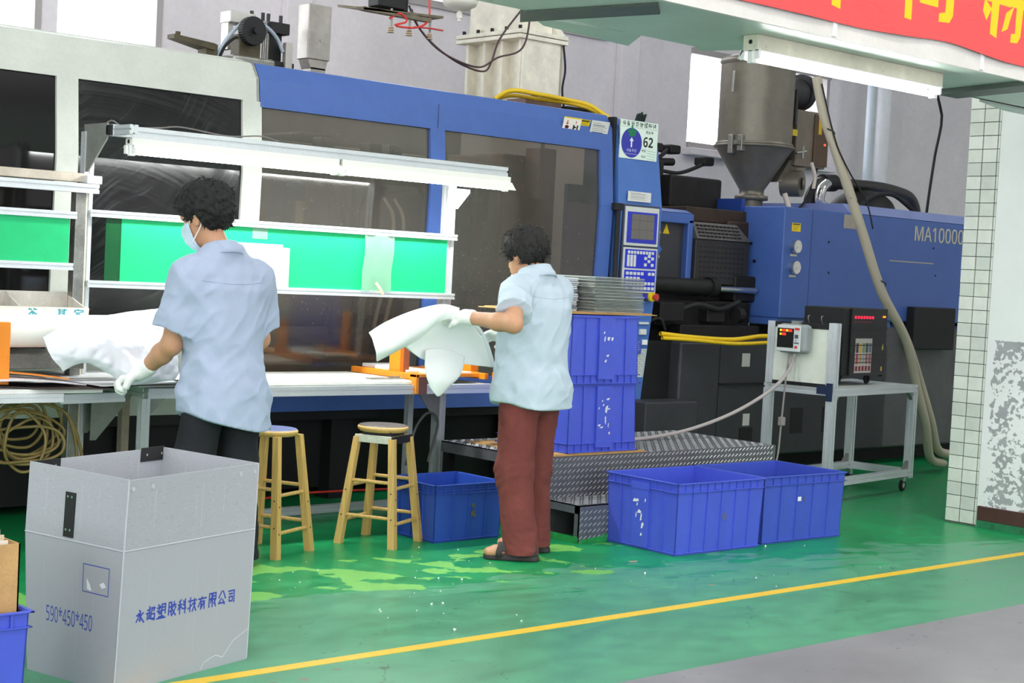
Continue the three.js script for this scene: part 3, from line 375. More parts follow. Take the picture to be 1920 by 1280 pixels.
  part(t, 'hydraulic_hose', RUBBER, tube([[8.55, 1.2, -7.8], [8.75, 1.27, -7.74], [9.0, 1.24, -7.74], [9.3, 1.3, -7.8]], .02, 16, 6));
  part(t, 'hydraulic_block', IRON, [bx(8.36, 8.62, 1.14, 1.28, -7.86, -7.74, .01), bx(8.9, 9.1, 1.14, 1.24, -7.86, -7.76, .01), cyl([9.2, 1.2, -7.75], [9.26, 1.2, -7.75], .06)]);
  part(t, 'feed_base', GM([60, 46, 36], .6, .3, .25, .4), [bx(8.85, 9.9, 1.89, 2.0, -8.4, -7.98, .01), bx(9.3, 9.6, 1.65, 1.92, -8.2, -7.95, .02)]);
  part(t, 'drive_motor', IRON, [bx(8.95, 9.55, 2.0, 2.25, -8.6, -8.25, .02), bx(8.82, 8.98, 2.0, 2.36, -8.5, -8.35, .02), ...[[8.85, 2.42], [9.05, 2.42], [9.45, 2.36]].map(([x, y]) => bx(x, x + .12, y, y + .07, -8.48, -8.36, .015)), cyl([8.84, 2.34, -8.42], [9.14, 2.36, -8.42], .03)]);
  for (const p of [[[8.86, 2.46], [8.72, 2.42], [8.66, 2.2], [8.62, 1.98]], [[9.06, 2.45], [8.9, 2.32], [8.8, 2.1], [8.74, 1.98]], [[9.0, 2.28], [9.2, 2.28], [9.4, 2.34], [9.5, 2.38]]]) part(t, 'motor_hose', RUBBER, tube(p.map(([x, y]) => [x, y, -8.4]), .016, 20, 6));
  // rear hydraulic cabinet
  const cab = part(t, 'rear_cabinet', BLUEPAINT, [bx(9.54, 12.6, 1.19, 2.045, -8.9, -7.6, .012), bx(9.52, 12.6, 1.14, 1.19, -8.9, -7.62)]);
  part(cab, 'top_cover', GM([132, 146, 200], .4, 0, .08, .8), hexa([[10.35, 2.045, -7.6], [12.6, 2.045, -7.6], [12.6, 2.045, -8.9], [10.35, 2.045, -8.9]], [[10.35, 2.12, -7.68], [12.6, 2.12, -7.68], [12.6, 2.12, -8.9], [10.35, 2.12, -8.9]]), 'paler dusty top cover');
  part(cab, 'end_panel', DEEPBLUE, bx(9.5, 9.54, 1.2, 2.1, -8.9, -8.0));
  part(cab, 'panel_joint', M(0x27407e, .6), [bx(9.875, 9.88, 1.19, 2.04, -7.602, -7.5985)]);
  for (const y of [1.745, 1.585]) { part(cab, 'pressure_gauge', CHROME, [cyl([9.67, y, -7.6], [9.67, y, -7.56], .05, .05, 28)]); part(cab, 'gauge_dial', M(0xffffff, .4, 0, { map: canvasTex(128, 128, (c) => { c.fillStyle = '#d7d6cf'; c.fillRect(0, 0, 128, 128); c.strokeStyle = '#444'; c.lineWidth = 3; for (let i = 0; i < 11; i++) { const a = 2.4 + i * .45; c.beginPath(); c.moveTo(64 + 44 * Math.cos(a), 64 + 44 * Math.sin(a)); c.lineTo(64 + 54 * Math.cos(a), 64 + 54 * Math.sin(a)); c.stroke(); } c.lineWidth = 5; c.beginPath(); c.moveTo(64, 64); c.lineTo(34, 88); c.stroke(); }) }), new THREE.CircleGeometry(.043, 28).translate(9.67, y, -7.5585)); part(cab, 'gauge_label', M(0xc9c4b4, .6), bx(9.63, 9.71, y - .075, y - .06, -7.602, -7.598)); }
  part(cab, 'warning_sticker', M(0xffffff, .5, 0, { map: yell }), bx(9.63, 9.735, 1.86, 1.925, -7.602, -7.597));
  part(cab, 'tape_patch', GM([170, 160, 150], .7, 0, .1, .3), bx(10.28, 10.45, 1.92, 2.03, -7.602, -7.598));
  part(cab, 'door_slot', M(0xa8a29c, .5), bx(10.92, 11.56, 1.685, 1.695, -7.602, -7.597));
  for (const [x, y] of [[10.1, 1.8], [10.12, 1.56], [11.55, 1.82], [11.6, 1.59]]) part(cab, 'screw', BLACK, cyl([x, y, -7.602], [x, y, -7.595], .009, .009, 8));
  const font = await new FontLoader().loadAsync('fonts/droid/droid_sans_regular.typeface.json');
  const tg = new TextGeometry('MA10000', { font, size: .122, depth: .004, curveSegments: 4, bevelEnabled: false }); tg.computeBoundingBox(); tg.scale(.745 / tg.boundingBox.max.x, 1, 1).translate(11.245, 1.872, -7.6);
  part(cab, 'lettering', M(0xc8c0ac, .5), tg);
  // dark cabinets below
  part(t, 'lower_cabinet', DARKCAB, [bx(8.47, 9.52, .14, 1.0, -8.6, -7.62, .02), bx(9.52, 10.98, .14, 1.0, -8.6, -7.6, .02), bx(8.5, 9.5, 1.0, 1.03, -8.6, -7.66)]);
  part(t, 'lower_cabinet', BLACK, [bx(8.0, 8.5, .2, 1.0, -8.6, -7.72)]);
  part(t, 'lower_cabinet', GM([90, 90, 92], .5, .1, .1, .8), [bx(11.0, 12.6, .14, 1.33, -8.6, -7.62, .02), bx(10.4, 12.6, 1.0, 1.19, -8.6, -7.66)]);
  part(t, 'junction_box', BLACK, bx(11.22, 11.83, .965, 1.32, -7.62, -7.52, .01));
  part(t, 'plinth', BLACK, [bx(8.3, 12.6, 0, .14, -8.6, -7.9)]);
  part(t, 'door_gap', BLACK, [bx(9.515, 9.525, .16, 1.0, -7.621, -7.597), bx(8.9, 8.905, .3, .98, -7.62, -7.617), bx(8.9, 10.95, .69, .7, -7.62, -7.598)]);
  for (const [x, y, w, h] of [[9.2, .87, .09, .1], [9.24, .42, .075, .09]]) part(t, 'small_label', M(0xcfcfc8, .6), bx(x - w / 2, x + w / 2, y - h / 2, y + h / 2, -7.622, -7.616));
  part(t, 'vent_grille', BLACK, [bx(9.17, 9.32, .26, .36, -7.622, -7.616), bx(9.75, 9.9, .3, .5, -7.6, -7.597), bx(10.15, 10.3, .3, .5, -7.6, -7.597)]);
}
// ---------------------------------------------------------------- on and above the machine
{
  const t = thing('hopper_dryer', 'large grey steel hopper dryer with a funnel base standing above the machine', 'hopper', [9.97, 2.0, -8.3]);
  const HOP = GM([124, 118, 106], .42, .45, .1, .7), y = (r, h) => [r, h];
  const at = (g) => g.translate(9.97, 0, -8.3);
  part(t, 'drum', HOP, at(lathe([[.0, 3.25], [.3, 3.25], [.31, 3.22], [.298, 3.2], [.3, 3.19], [.3, 2.58], [.312, 2.575], [.312, 2.56]], 44)));
  part(t, 'lid', HOP, at(lathe([[0, 3.36], [.08, 3.35], [.1, 3.28], [.24, 3.27], [.27, 3.25]], 36)));
  part(t, 'flange', HOP, at(lathe([[.3, 2.56], [.325, 2.555], [.325, 2.535], [.3, 2.53]], 44)));
  part(t, 'funnel', HOP, at(lathe([[.31, 2.535], [.3, 2.52], [.1, 2.2], [.1, 2.16], [.135, 2.155], [.135, 2.12], [.095, 2.115]], 44)));
  part(t, 'neck', HOP, [at(lathe([[.095, 2.12], [.09, 2.0]], 24)), bx(9.82, 10.12, 1.98, 2.02, -8.42, -8.18, .006)]);
  part(t, 'level_glass', DARKSTEEL, [bx(10.19, 10.215, 2.74, 3.03, -8.09, -8.07, .004)]);
  part(t, 'warning_label', M(0xcdb21a, .5), bx(10.17, 10.23, 2.655, 2.705, -8.085, -8.072));
  part(t, 'latch', STEEL, [bx(9.64, 9.68, 2.47, 2.62, -8.3, -8.25, .006), bx(9.66, 9.71, 2.49, 2.62, -8.22, -8.17, .006), bx(9.62, 9.66, 2.54, 2.57, -8.22, -8.18), cyl([10.24, 2.52, -8.08], [10.34, 2.54, -8.06], .012), cyl([10.3, 2.48, -8.06], [10.3, 2.58, -8.06], .01)]);
  part(t, 'lever', STEEL, [cyl([9.62, 2.95, -8.26], [9.63, 3.12, -8.26], .012)]);
  part(t, 'side_duct', DARKSTEEL, [cyl([10.22, 3.03, -8.3], [10.52, 3.03, -8.3], .13, .13, 24), cyl([10.5, 3.05, -8.3], [10.56, 3.05, -8.3], .15, .15, 24)], 'dark round air duct');
  part(t, 'blower_box', GM([122, 112, 98], .5, .3, .1, .5), [bx(10.28, 10.68, 2.42, 2.88, -8.55, -8.12, .01)]);
  part(t, 'control_face', GM([86, 66, 46], .5, .1, .1, .4), bx(10.5, 10.69, 2.44, 2.86, -8.12, -8.11));
  part(t, 'indicator_light', M(0x330503, .4, 0, { emissive: new THREE.Color(1, .12, .06), emissiveIntensity: 1.6 }), [cyl([10.64, 2.76, -8.11], [10.64, 2.76, -8.1], .016), cyl([10.64, 2.62, -8.11], [10.64, 2.62, -8.1], .009)], 'small red indicator light');
  part(t, 'yellow_label', M(0xd0aa22, .5), bx(10.55, 10.59, 2.7, 2.85, -8.11, -8.106));
  part(t, 'blower', HOP, [cyl([10.3, 2.28, -8.25], [10.36, 2.28, -8.1], .11, .11, 24), cyl([10.36, 2.28, -8.1], [10.37, 2.28, -8.09], .05, .05, 20), hexa([[10.16, 2.28, -8.2], [10.36, 2.3, -8.14], [10.36, 2.3, -8.3], [10.16, 2.28, -8.34]], [[10.24, 2.46, -8.15], [10.5, 2.5, -8.12], [10.5, 2.5, -8.35], [10.24, 2.46, -8.36]])]);
  single('dryer_cable', 'black cable running from the hopper dryer base down to the machine', 'cable', RUBBER, tube([[10.55, 2.42, -8.1], [10.4, 2.2, -8.05], [10.2, 2.06, -8.0], [10.02, 1.98, -8.0], [9.85, 1.9, -7.97]], .011, 24, 6));
  const RAG = GM([222, 208, 196], .9, 0, .08, .2); single('cloth_rag', 'small white rag tied to the hopper dryer neck', 'rag', RAG, tube([[10.08, 2.18, -8.05], [10.1, 2.08, -8.02], [10.11, 1.98, -8.01], [10.14, 1.88, -8.0]], .022, 16, 6)); single('cloth_rag', 'small tan rag hanging beside the hopper dryer blower', 'rag', RAG, tube([[10.34, 2.45, -8.0], [10.37, 2.34, -7.98], [10.36, 2.24, -7.98]], .016, 12, 6));
}
{
  const cream = (x0, x1, y0, y1, z0, z1) => bx(x0, x1, y0, y1, z0, z1, .01);
  const t = thing('robot_stand', 'white ribbed steel robot stand bolted together above the blue guard', 'stand', [7.8, 2.5, -8.9]);
  const RS = GM([236, 230, 218], .5, 0, .06, .6, {}, .05);
  part(t, 'stand_body', RS, bx(7.735, 8.05, 2.5, 3.13, -9.25, -8.63));
  for (const z of [-9.22, -9.03, -8.83, -8.63]) part(t, 'rib', RS, bx(7.655, 7.76, 2.5, 3.13, z, z + .03, .003));
  part(t, 'front_plate', RS, bx(7.66, 8.03, 2.5, 3.13, -8.598, -8.575, .004));
  part(t, 'flange_plate', RS, bx(7.6, 8.08, 3.13, 3.16, -9.28, -8.55, .005)); part(t, 'flange_plate', RS, bx(7.6, 8.08, 3.166, 3.196, -9.28, -8.55, .005));
  part(t, 'upper_column', RS, bx(7.66, 7.98, 3.196, 4.4, -9.2, -8.62, .008));
  part(t, 'foot_flare', RS, hexa([[7.985, 3.196, -8.57], [8.07, 3.196, -8.57], [8.07, 3.196, -9.2], [7.985, 3.196, -9.2]], [[7.985, 3.32, -8.62], [7.99, 3.32, -8.62], [7.99, 3.32, -9.2], [7.985, 3.32, -9.2]]));
  for (const z of [-9.22, -9.06, -8.9, -8.74, -8.59]) part(t, 'bolt', BLACK, cyl([7.63, 3.196, z], [7.63, 3.225, z], .014, .014, 6));
  for (const x of [7.72, 7.82]) part(t, 'bolt', BLACK, cyl([x, 2.66, -8.5], [x, 2.72, -8.5], .025, .025, 8));
  part(t, 'gusset', GM([206, 198, 170], .5, 0, .06, .4), plate([[8.03, 2.5], [8.07, 2.8], [8.07, 3.13], [8.03, 3.13]], .02, 'z', -8.62));
}
{
  single('steel_bar', 'upright flat steel bar standing on top of the blue guard', 'bar', GM([166, 160, 154], .4, .6, .12, .4), [bx(5.565, 5.735, 2.7, 3.04, -8.36, -8.24, .006), hexa([[5.6, 2.64, -8.25], [5.71, 2.64, -8.25], [5.71, 2.64, -8.35], [5.6, 2.64, -8.35]], [[5.575, 2.7, -8.25], [5.725, 2.7, -8.25], [5.725, 2.7, -8.35], [5.575, 2.7, -8.35]]), bx(5.6, 5.71, 2.56, 2.65, -8.35, -8.25), cyl([5.66, 2.82, -8.245], [5.66, 2.82, -8.235], .008, .008, 10)]);
  const t = thing('door_drive', 'black wheel and cylinder drive unit standing on the grey guard', 'machine part', [5.1, 2.58, -8.3]);
  const OLIVE = GM([74, 66, 46], .6, .2, .2, .3);
  part(t, 'arm', OLIVE, [hexa([[4.64, 2.7, -8.25], [4.9, 2.66, -8.22], [4.9, 2.66, -8.36], [4.64, 2.7, -8.33]], [[4.64, 2.725, -8.25], [4.9, 2.7, -8.22], [4.9, 2.7, -8.36], [4.64, 2.725, -8.33]]), bx(4.85, 4.93, 2.56, 2.7, -8.34, -8.24, .005), cyl([4.68, 2.72, -8.28], [4.68, 2.745, -8.28], .015)]);
  part(t, 'pulley', BLACK, [cyl([5.12, 2.8, -8.2], [5.12, 2.8, -8.15], .082, .082, 36), cyl([5.12, 2.8, -8.15], [5.12, 2.8, -8.12], .02, .02, 12)], 'black toothed wheel');
  const teeth = []; for (let i = 0; i < 36; i++) { const a = i / 36 * 6.2832; teeth.push(cyl([5.12 + .083 * Math.cos(a), 2.8 + .083 * Math.sin(a), -8.2], [5.12 + .083 * Math.cos(a), 2.8 + .083 * Math.sin(a), -8.15], .004, .004, 5)); } part(t, 'pulley_teeth', BLACK, teeth);
  part(t, 'bracket', OLIVE, [bx(5.05, 5.2, 2.58, 2.78, -8.3, -8.2, .006)]);
  part(t, 'base_plate', STEEL, [bx(4.95, 5.25, 2.56, 2.64, -8.3, -8.1, .02)]);
  part(t, 'valve_block', GM([196, 192, 186], .4, .4, .08, .3), [bx(5.06, 5.24, 2.86, 2.93, -8.45, -8.33, .006), bx(5.065, 5.1, 2.7, 2.86, -8.44, -8.36)]);
  part(t, 'air_cylinder', STEEL, [cyl([5.26, 2.6, -8.35], [5.26, 2.9, -8.35], .022), cyl([5.31, 2.6, -8.35], [5.31, 2.9, -8.35], .012), cyl([5.34, 2.6, -8.35], [5.34, 2.9, -8.35], .012)]);
  part(t, 'air_cylinder', BLACK, [bx(5.33, 5.44, 2.62, 2.88, -8.4, -8.34, .006), bx(5.33, 5.47, 2.83, 2.9, -8.4, -8.3, .006), bx(5.24, 5.5, 2.56, 2.66, -8.42, -8.28, .008)], 'black cylinder body');
  part(t, 'side_plate', GM([190, 184, 178], .45, .4, .08, .3), bx(5.42, 5.47, 2.58, 2.78, -8.3, -8.26, .004));
  for (const x of [5.22, 5.3, 5.34, 5.43]) part(t, 'fitting', DARKSTEEL, cyl([x, 2.9, -8.35], [x, 2.95, -8.35], .012, .012, 8));
  part(t, 'air_hose', M(0xaab6c4, .4), tube([[4.93, 2.6, -8.28], [4.99, 2.74, -8.25], [5.1, 2.85, -8.24], [5.25, 2.86, -8.26], [5.36, 2.8, -8.28], [5.41, 2.72, -8.28]], .012, 36, 8), 'pale air hose');
  part(t, 'air_hose', RUBBER, tube([[4.95, 2.62, -8.26], [4.98, 2.7, -8.24], [5.06, 2.76, -8.23], [5.14, 2.7, -8.22]], .009, 20, 6));
  const g = thing('robot_gripper', 'suction gripper plate with red hoses hanging from the robot, seen against the wall', 'gripper', [6.25, 3.1, -8.3]);
  const GR = GM([112, 104, 86], .5, .4, .2, .3);
  part(g, 'plate', GR, [hexa([[5.86, 3.07, -8.36], [6.6, 3.09, -8.36], [6.6, 3.09, -8.2], [5.9, 3.05, -8.2]].map(([x, y, z]) => [x, y, z]).reverse(), [[5.86, 3.085, -8.36], [6.6, 3.105, -8.36], [6.6, 3.105, -8.2], [5.9, 3.065, -8.2]].reverse()), bx(5.95, 6.5, 3.05, 3.075, -8.25, -8.2)]);
  part(g, 'mount', BLACK, [bx(6.08, 6.3, 3.1, 3.2, -8.34, -8.22, .01), cyl([6.3, 3.1, -8.28], [6.3, 3.6, -8.28], .05)]);
  for (const x of [6.2, 6.35, 6.52]) { const s = part(g, 'suction_rod', STEEL, cyl([x, 2.99, -8.24], [x, 3.1, -8.24], .009)); part(s, 'suction_cup', M(0xb9a58a, .7), [0, 1, 2].map((k) => cyl([x, 2.945 + k * .014, -8.24], [x, 2.955 + k * .014, -8.24], .024 - .003 * k, .016, 14))); }
  part(g, 'red_hose', M(0xd8322c, .4), tube([[6.17, 3.03, -8.22], [6.24, 3.07, -8.2], [6.3, 3.03, -8.2], [6.2, 2.99, -8.2], [6.38, 3.0, -8.2], [6.48, 3.06, -8.21], [6.5, 3.25, -8.24]], .007, 40, 6));
  part(g, 'red_hose', M(0xc23a34, .4), tube([[6.36, 3.0, -8.2], [6.5, 3.01, -8.2], [6.6, 3.01, -8.2]], .006, 10, 6));
  single('air_receiver', 'white rounded air receiver hanging beside the robot stand', 'tank', RSM(), [new THREE.LatheGeometry([[0, 3.2], [.06, 3.21], [.11, 3.235], [.125, 3.27], [.125, 3.9]].map(([r, y]) => new THREE.Vector2(r, y)), 28).translate(6.9, 0, -8.4), cyl([6.9, 3.13, -8.4], [6.9, 3.2, -8.4], .012), cyl([6.9, 3.15, -8.4], [6.9, 3.19, -8.4], .02)]);
  single('hanging_cable', 'thin dark cable pair looping from the gripper to the robot stand', 'cable', M(0x4a3538, .6), [tube([[6.36, 3.12, -8.24], [6.42, 3.02, -8.24], [6.6, 2.9, -8.25], [6.85, 2.81, -8.25], [7.03, 2.8, -8.25], [7.1, 2.88, -8.27], [7.16, 3.02, -8.28], [7.4, 3.3, -8.3]], .007, 50, 6), tube([[6.34, 3.14, -8.24], [6.4, 3.04, -8.24], [6.58, 2.9, -8.24], [6.8, 2.83, -8.24], [6.98, 2.82, -8.24], [7.12, 2.9, -8.24], [7.35, 3.0, -8.24], [7.42, 3.4, -8.24]], .007, 50, 6)]);
  single('stand_cable', 'black cable down the right side of the robot stand', 'cable', RUBBER, tube([[8.04, 3.13, -8.56], [8.07, 2.95, -8.56], [8.05, 2.8, -8.56], [8.1, 2.6, -8.56]], .008, 16, 6));
  single('cable_conduit', 'grey vertical conduit on the wall behind the robot stand', 'pipe', GM([128, 130, 134], .5, .2, .06, .6), cyl([8.62, 0, -9.36], [8.62, 6.2, -9.36], .016));
  const y = thing('yellow_hose_bundle', 'yellow air hoses lying along the top right of the blue guard', 'hose', [7.4, 2.58, -7.95]);
  part(y, 'hose', YELLOWHOSE, tube([[7.0, 2.6, -8.1], [7.08, 2.66, -8.05], [7.3, 2.66, -8.0], [7.6, 2.65, -8.0], [7.74, 2.63, -7.95], [7.84, 2.55, -7.85]], .016, 40, 8)); part(y, 'hose', M(0xc9a412, .5), tube([[7.0, 2.58, -8.15], [7.12, 2.635, -8.1], [7.35, 2.635, -8.05], [7.62, 2.63, -8.0], [7.76, 2.6, -7.94], [7.86, 2.53, -7.86]], .014, 40, 8));
  single('top_box', 'dark brown terminal box lying behind the yellow hoses on top', 'box', GM([120, 96, 88], .6, .1, .12, .4), [bx(7.28, 7.62, 2.55, 2.64, -8.3, -8.1, .006)]);
  single('top_motor', 'black motor housing on top of the blue guard beside the column', 'motor', IRON, [bx(7.63, 7.95, 2.53, 2.62, -8.25, -8.05, .01), cyl([7.85, 2.58, -8.04], [7.85, 2.58, -8.0], .05, .05, 24)]);
  single('wire_clump', 'small clump of dark tangled wire on the column top', 'wire', M(0x24302c, .8), [0, 1, 2, 3, 4].map((k) => tube([[8.02 + .02 * k, 2.54, -7.76], [8.03 + .02 * k, 2.59 + .008 * (k % 3), -7.75], [8.06 + .015 * k, 2.57, -7.77], [8.1, 2.545, -7.77]], .008, 12, 5)));
}
function RSM() { return GM([232, 228, 216], .45, 0, .05, .6); }
{ // pipes and things behind the rear cabinet
  for (const [x, r, c, l] of [[14.02, .05, [206, 214, 226], 'left pale water pipe running up the back wall'], [14.25, .075, [236, 236, 242], 'thick white pipe running up the back wall']]) single('wall_pipe', l, 'pipe', GM(c, .4, 0, .03, 1), [cyl([x, 1.2, -10.1], [x, 5.8, -10.1], r, r, 24), ...[2.3, 4.1].map((y) => cyl([x, y, -10.1], [x, y + .05, -10.1], r + .012, r + .012, 24))]);
  const t = thing('hydraulic_pump', 'black and chrome hydraulic pipework arching above the blue rear cabinet', 'pipework', [12, 2.1, -8.6]);
  part(t, 'pipe', GM([66, 64, 62], .4, .5, .1, .3), tube([[11.0, 2.13, -8.5], [10.99, 2.2, -8.5], [11.1, 2.34, -8.5], [11.4, 2.36, -8.5], [12.2, 2.36, -8.5], [12.5, 2.3, -8.5], [12.58, 2.2, -8.5], [12.59, 2.13, -8.5]], .05, 60, 12));
  part(t, 'elbow', CHROME, [tube([[11.08, 2.13, -8.4], [11.0, 2.18, -8.4], [11.02, 2.28, -8.4], [11.12, 2.34, -8.42]], .045, 24, 12)]);
  part(t, 'coupling', BLACK, [cyl([11.15, 2.35, -8.5], [11.32, 2.36, -8.5], .075, .075, 16)]);
  part(t, 'motor', IRON, [new THREE.SphereGeometry(.3, 24, 12, 0, 6.3, 0, 1.57).scale(1, .7, 1).translate(11.75, 2.125, -8.5)]);
  part(t, 'hose', RUBBER, tube([[11.4, 2.13, -8.3], [11.6, 2.25, -8.3], [11.9, 2.3, -8.3], [12.2, 2.2, -8.3], [12.35, 2.13, -8.3]], .02, 30, 8));
}
// ================================================================ WORKBENCHES
const ZP = -7.3, ZB = -7.52, ZFRONT = -6.85, YB = .81;
const GREENBOARD = GM([4, 184, 112], .5, 0, .04, .7), GUSSET = GM([146, 148, 142], .45, .5, .1, .3), BENCHTOP = GM([236, 234, 228], .5, 0, .06, .5, {}, .05);
{
  const t = thing('workbench', 'long aluminium-framed workbench with a white top, green back board and lamp rail', 'workbench', [4.9, 0, -7.2]);
  part(t, 'bench_top', BENCHTOP, bx(3.74, 5.46, YB - .018, YB, ZB, ZFRONT, .004));
  part(t, 'front_rail', ALU, [alu([3.78, YB - .045, ZFRONT + .0], [6.0, YB - .045, ZFRONT], .05)]);
  part(t, 'rear_rail', ALU, alu([3.66, YB - .045, ZB + .03], [6.0, YB - .045, ZB + .03], .05));
  for (const x of [3.8, 4.6, 5.48, 5.98]) part(t, 'cross_rail', ALU, alu([x, YB - .045, ZB + .05], [x, YB - .045, ZFRONT - .025], .045));
  part(t, 'leg', ALU, alu([3.77, 0, ZFRONT], [3.77, YB - .07, ZFRONT], .045));
  part(t, 'post', ALU, alu([3.65, 0, ZP], [3.65, 2.03, ZP], .05));
  part(t, 'post', ALU, alu([5.985, 0, ZP], [5.985, 1.95, ZP], .06));
  part(t, 'leg', ALU, alu([5.9, 0, ZB + .04], [5.9, YB - .07, ZB + .04], .04));
  part(t, 'floor_rail', ALU, alu([3.7, .025, -7.42], [5.98, .025, -7.42], .045));
  for (const [x, s] of [[3.67, 1], [5.96, -1]]) part(t, 'gusset', GUSSET, plate([[x, YB - .07], [x + s * .2, YB - .07], [x + s * .02, YB - .28], [x, YB - .28]], .008, 'z', ZP + .03));
  part(t, 'gusset', GUSSET, plate([[3.79, YB - .07], [3.88, YB - .07], [3.79, YB - .16]], .008, 'z', ZFRONT + .005));
  part(t, 'leg', GM([168, 150, 136], .5, .3, .1, .3), bx(3.95, 3.995, 0, .74, -7.45, -7.4, .004)); part(t, 'gusset', GUSSET, plate([[3.67, .73], [3.9, .73], [3.7, .5], [3.67, .5]], .008, 'z', -7.2));
  // boards between the posts
  part(t, 'board_rail', ALU, alu([3.65, 1.628, ZP + .04], [6.02, 1.628, ZP + .04], .035)); part(t, 'board_rail', ALU, alu([3.65, 1.277, ZP + .04], [6.02, 1.277, ZP + .04], .035));
  part(t, 'green_board', GREENBOARD, bx(3.83, 5.955, 1.294, 1.612, ZP + .03, ZP + .042));
  part(t, 'green_film', M(0x0f5c30, .25, 0, { transmission: .35, thickness: 0 }), bx(3.745, 3.83, 1.294, 1.612, ZP + .034, ZP + .04), 'dark see-through green strip');
  // lamp rail on its arms
  for (const [x, y0, s] of [[3.665, 1.83, 1], [5.985, 1.88, 1]]) part(t, 'arm', ALU, alu([x, 2.03, ZP - .02], [x, 2.03, x < 4 ? -6.86 : -7.06], .045));
  part(t, 'arm_gusset', GUSSET, plate([[-7.3, 2.065], [-7.06, 2.065], [-7.06, 1.99], [-7.25, 1.83], [-7.3, 1.83]], .008, 'x', 3.628));
  part(t, 'arm_gusset', WHITEPLASTIC, plate([[6.0, 1.92], [6.11, 1.92], [6.11, 1.9], [6.02, 1.8], [6.0, 1.8]], .01, 'z', ZP + .035));
  part(t, 'lamp_rail', ALU, alu([3.64, 2.03, -7.05], [6.2, 2.03, -7.05], .055));
  for (const x of [6.2, 3.628]) part(t, 'end_cap', BLACK, bx(x, x + .012, 2.005, 2.055, -7.075, -7.025, .003));
  for (const [x, x1] of [[3.74, 4.98], [5.0, 6.22]]) {
    const l = thing('bench_lamp', x < 4 ? 'left of two lit fluorescent reflector lamps under the workbench lamp rail' : 'right of two fluorescent reflector lamps under the workbench lamp rail', 'lamp', [(x + x1) / 2, 1.95, -7.05]);
    part(l, 'housing', LAMPWHITE, bx(x, x1, 1.965, 2.002, -7.085, -7.015, .004));
    const sl = (a, b) => hexa([[x, 1.922, a], [x1, 1.922, a], [x1, 1.922, a - .006], [x, 1.922, a - .006]], [[x, 1.968, b], [x1, 1.968, b], [x1, 1.968, b - .006], [x, 1.968, b - .006]]);
    part(l, 'reflector', LAMPWHITE, [sl(-6.965, -7.005), hexa([[x, 1.955, -7.1], [x1, 1.955, -7.1], [x1, 1.955, -7.106], [x, 1.955, -7.106]], [[x, 1.968, -7.085], [x1, 1.968, -7.085], [x1, 1.968, -7.091], [x, 1.968, -7.091]])]);
    for (const e of [x, x1 - .03]) part(l, 'lamp_holder', WHITEPLASTIC, [bx(e, e + .03, 1.915, 1.968, -7.062, -7.032, .004), bx(e, e + .015, 1.925, 1.968, -7.02, -6.995, .003), bx(e, e + .015, 1.925, 1.968, -7.1, -7.075, .003)]);
    part(l, 'screw', BLACK, cyl([x - .002, 1.984, -7.05], [x + .002, 1.984, -7.05], .01));
    part(l, 'fluorescent_tube', GLOW, cyl([x + .03, 1.935, -7.047], [x1 - .03, 1.935, -7.047], .013, .013, 14));
    areaLight(x1 - x - .06, .06, BENCH_LIGHT, [(x + x1) / 2, 1.912, -7.047], [(x + x1) / 2, 0, -7.02]);
  }
  single('lamp_wire', 'thin wire looping over the left end of the workbench lamp rail', 'wire', M(0x77706c, .6), tube([[3.7, 2.06, -7.25], [3.72, 2.09, -7.2], [3.74, 2.06, -7.12], [3.9, 2.065, -7.04], [4.0, 2.08, -7.04], [4.3, 2.062, -7.04], [4.5, 2.08, -7.04], [4.6, 2.062, -7.04]], .004, 50, 5));
}
const paper = (name, label, x0, x1, y0, y1, z) => single(name, label, 'sheet', M(0xf6f6f4, .7), bx(x0, x1, y0, y1, z, z + .004), 'white sheets on the green board');
paper('paper_sheet', 'white sheet stuck on the green board behind the left worker, slightly higher one', 4.5, 4.795, 1.296, 1.525, ZP + .044);
paper('paper_sheet', 'white sheet stuck on the green board behind the left worker, right and lower one', 4.53, 4.835, 1.282, 1.509, ZP + .052);
single('clear_film_strip', 'wide clear plastic film strip hung over the green board', 'film', M(0xdff2ec, .3, 0, { transmission: .84, thickness: 0 }), (() => { const g = new THREE.BoxGeometry(.212, .335, .003, 12, 12, 1), p = g.attributes.position; for (let i = 0; i < p.count; i++) { const x = p.getX(i), y = p.getY(i); p.setX(i, x + .012 * y / .16 + .004 * Math.sin(y * 30)); p.setZ(i, p.getZ(i) + .006 * Math.sin(x * 40 + y * 8)); } g.computeVertexNormals(); return g.translate(5.44, 1.457, ZP + .056); })());
single('clear_tape', 'short piece of clear tape at the top of the green board', 'tape', M(0xdff2ea, .3, 0, { transmission: .84, thickness: 0 }), bx(4.6, 4.695, 1.55, 1.612, ZP + .043, ZP + .045));
single('tape_curl', 'small curled strip of tan tape on the lower board rail', 'tape', M(0xd8cfa8, .6), tube([[5.42, 1.34, ZP + .07], [5.45, 1.3, ZP + .08], [5.47, 1.275, ZP + .075]], .008, 12, 6));
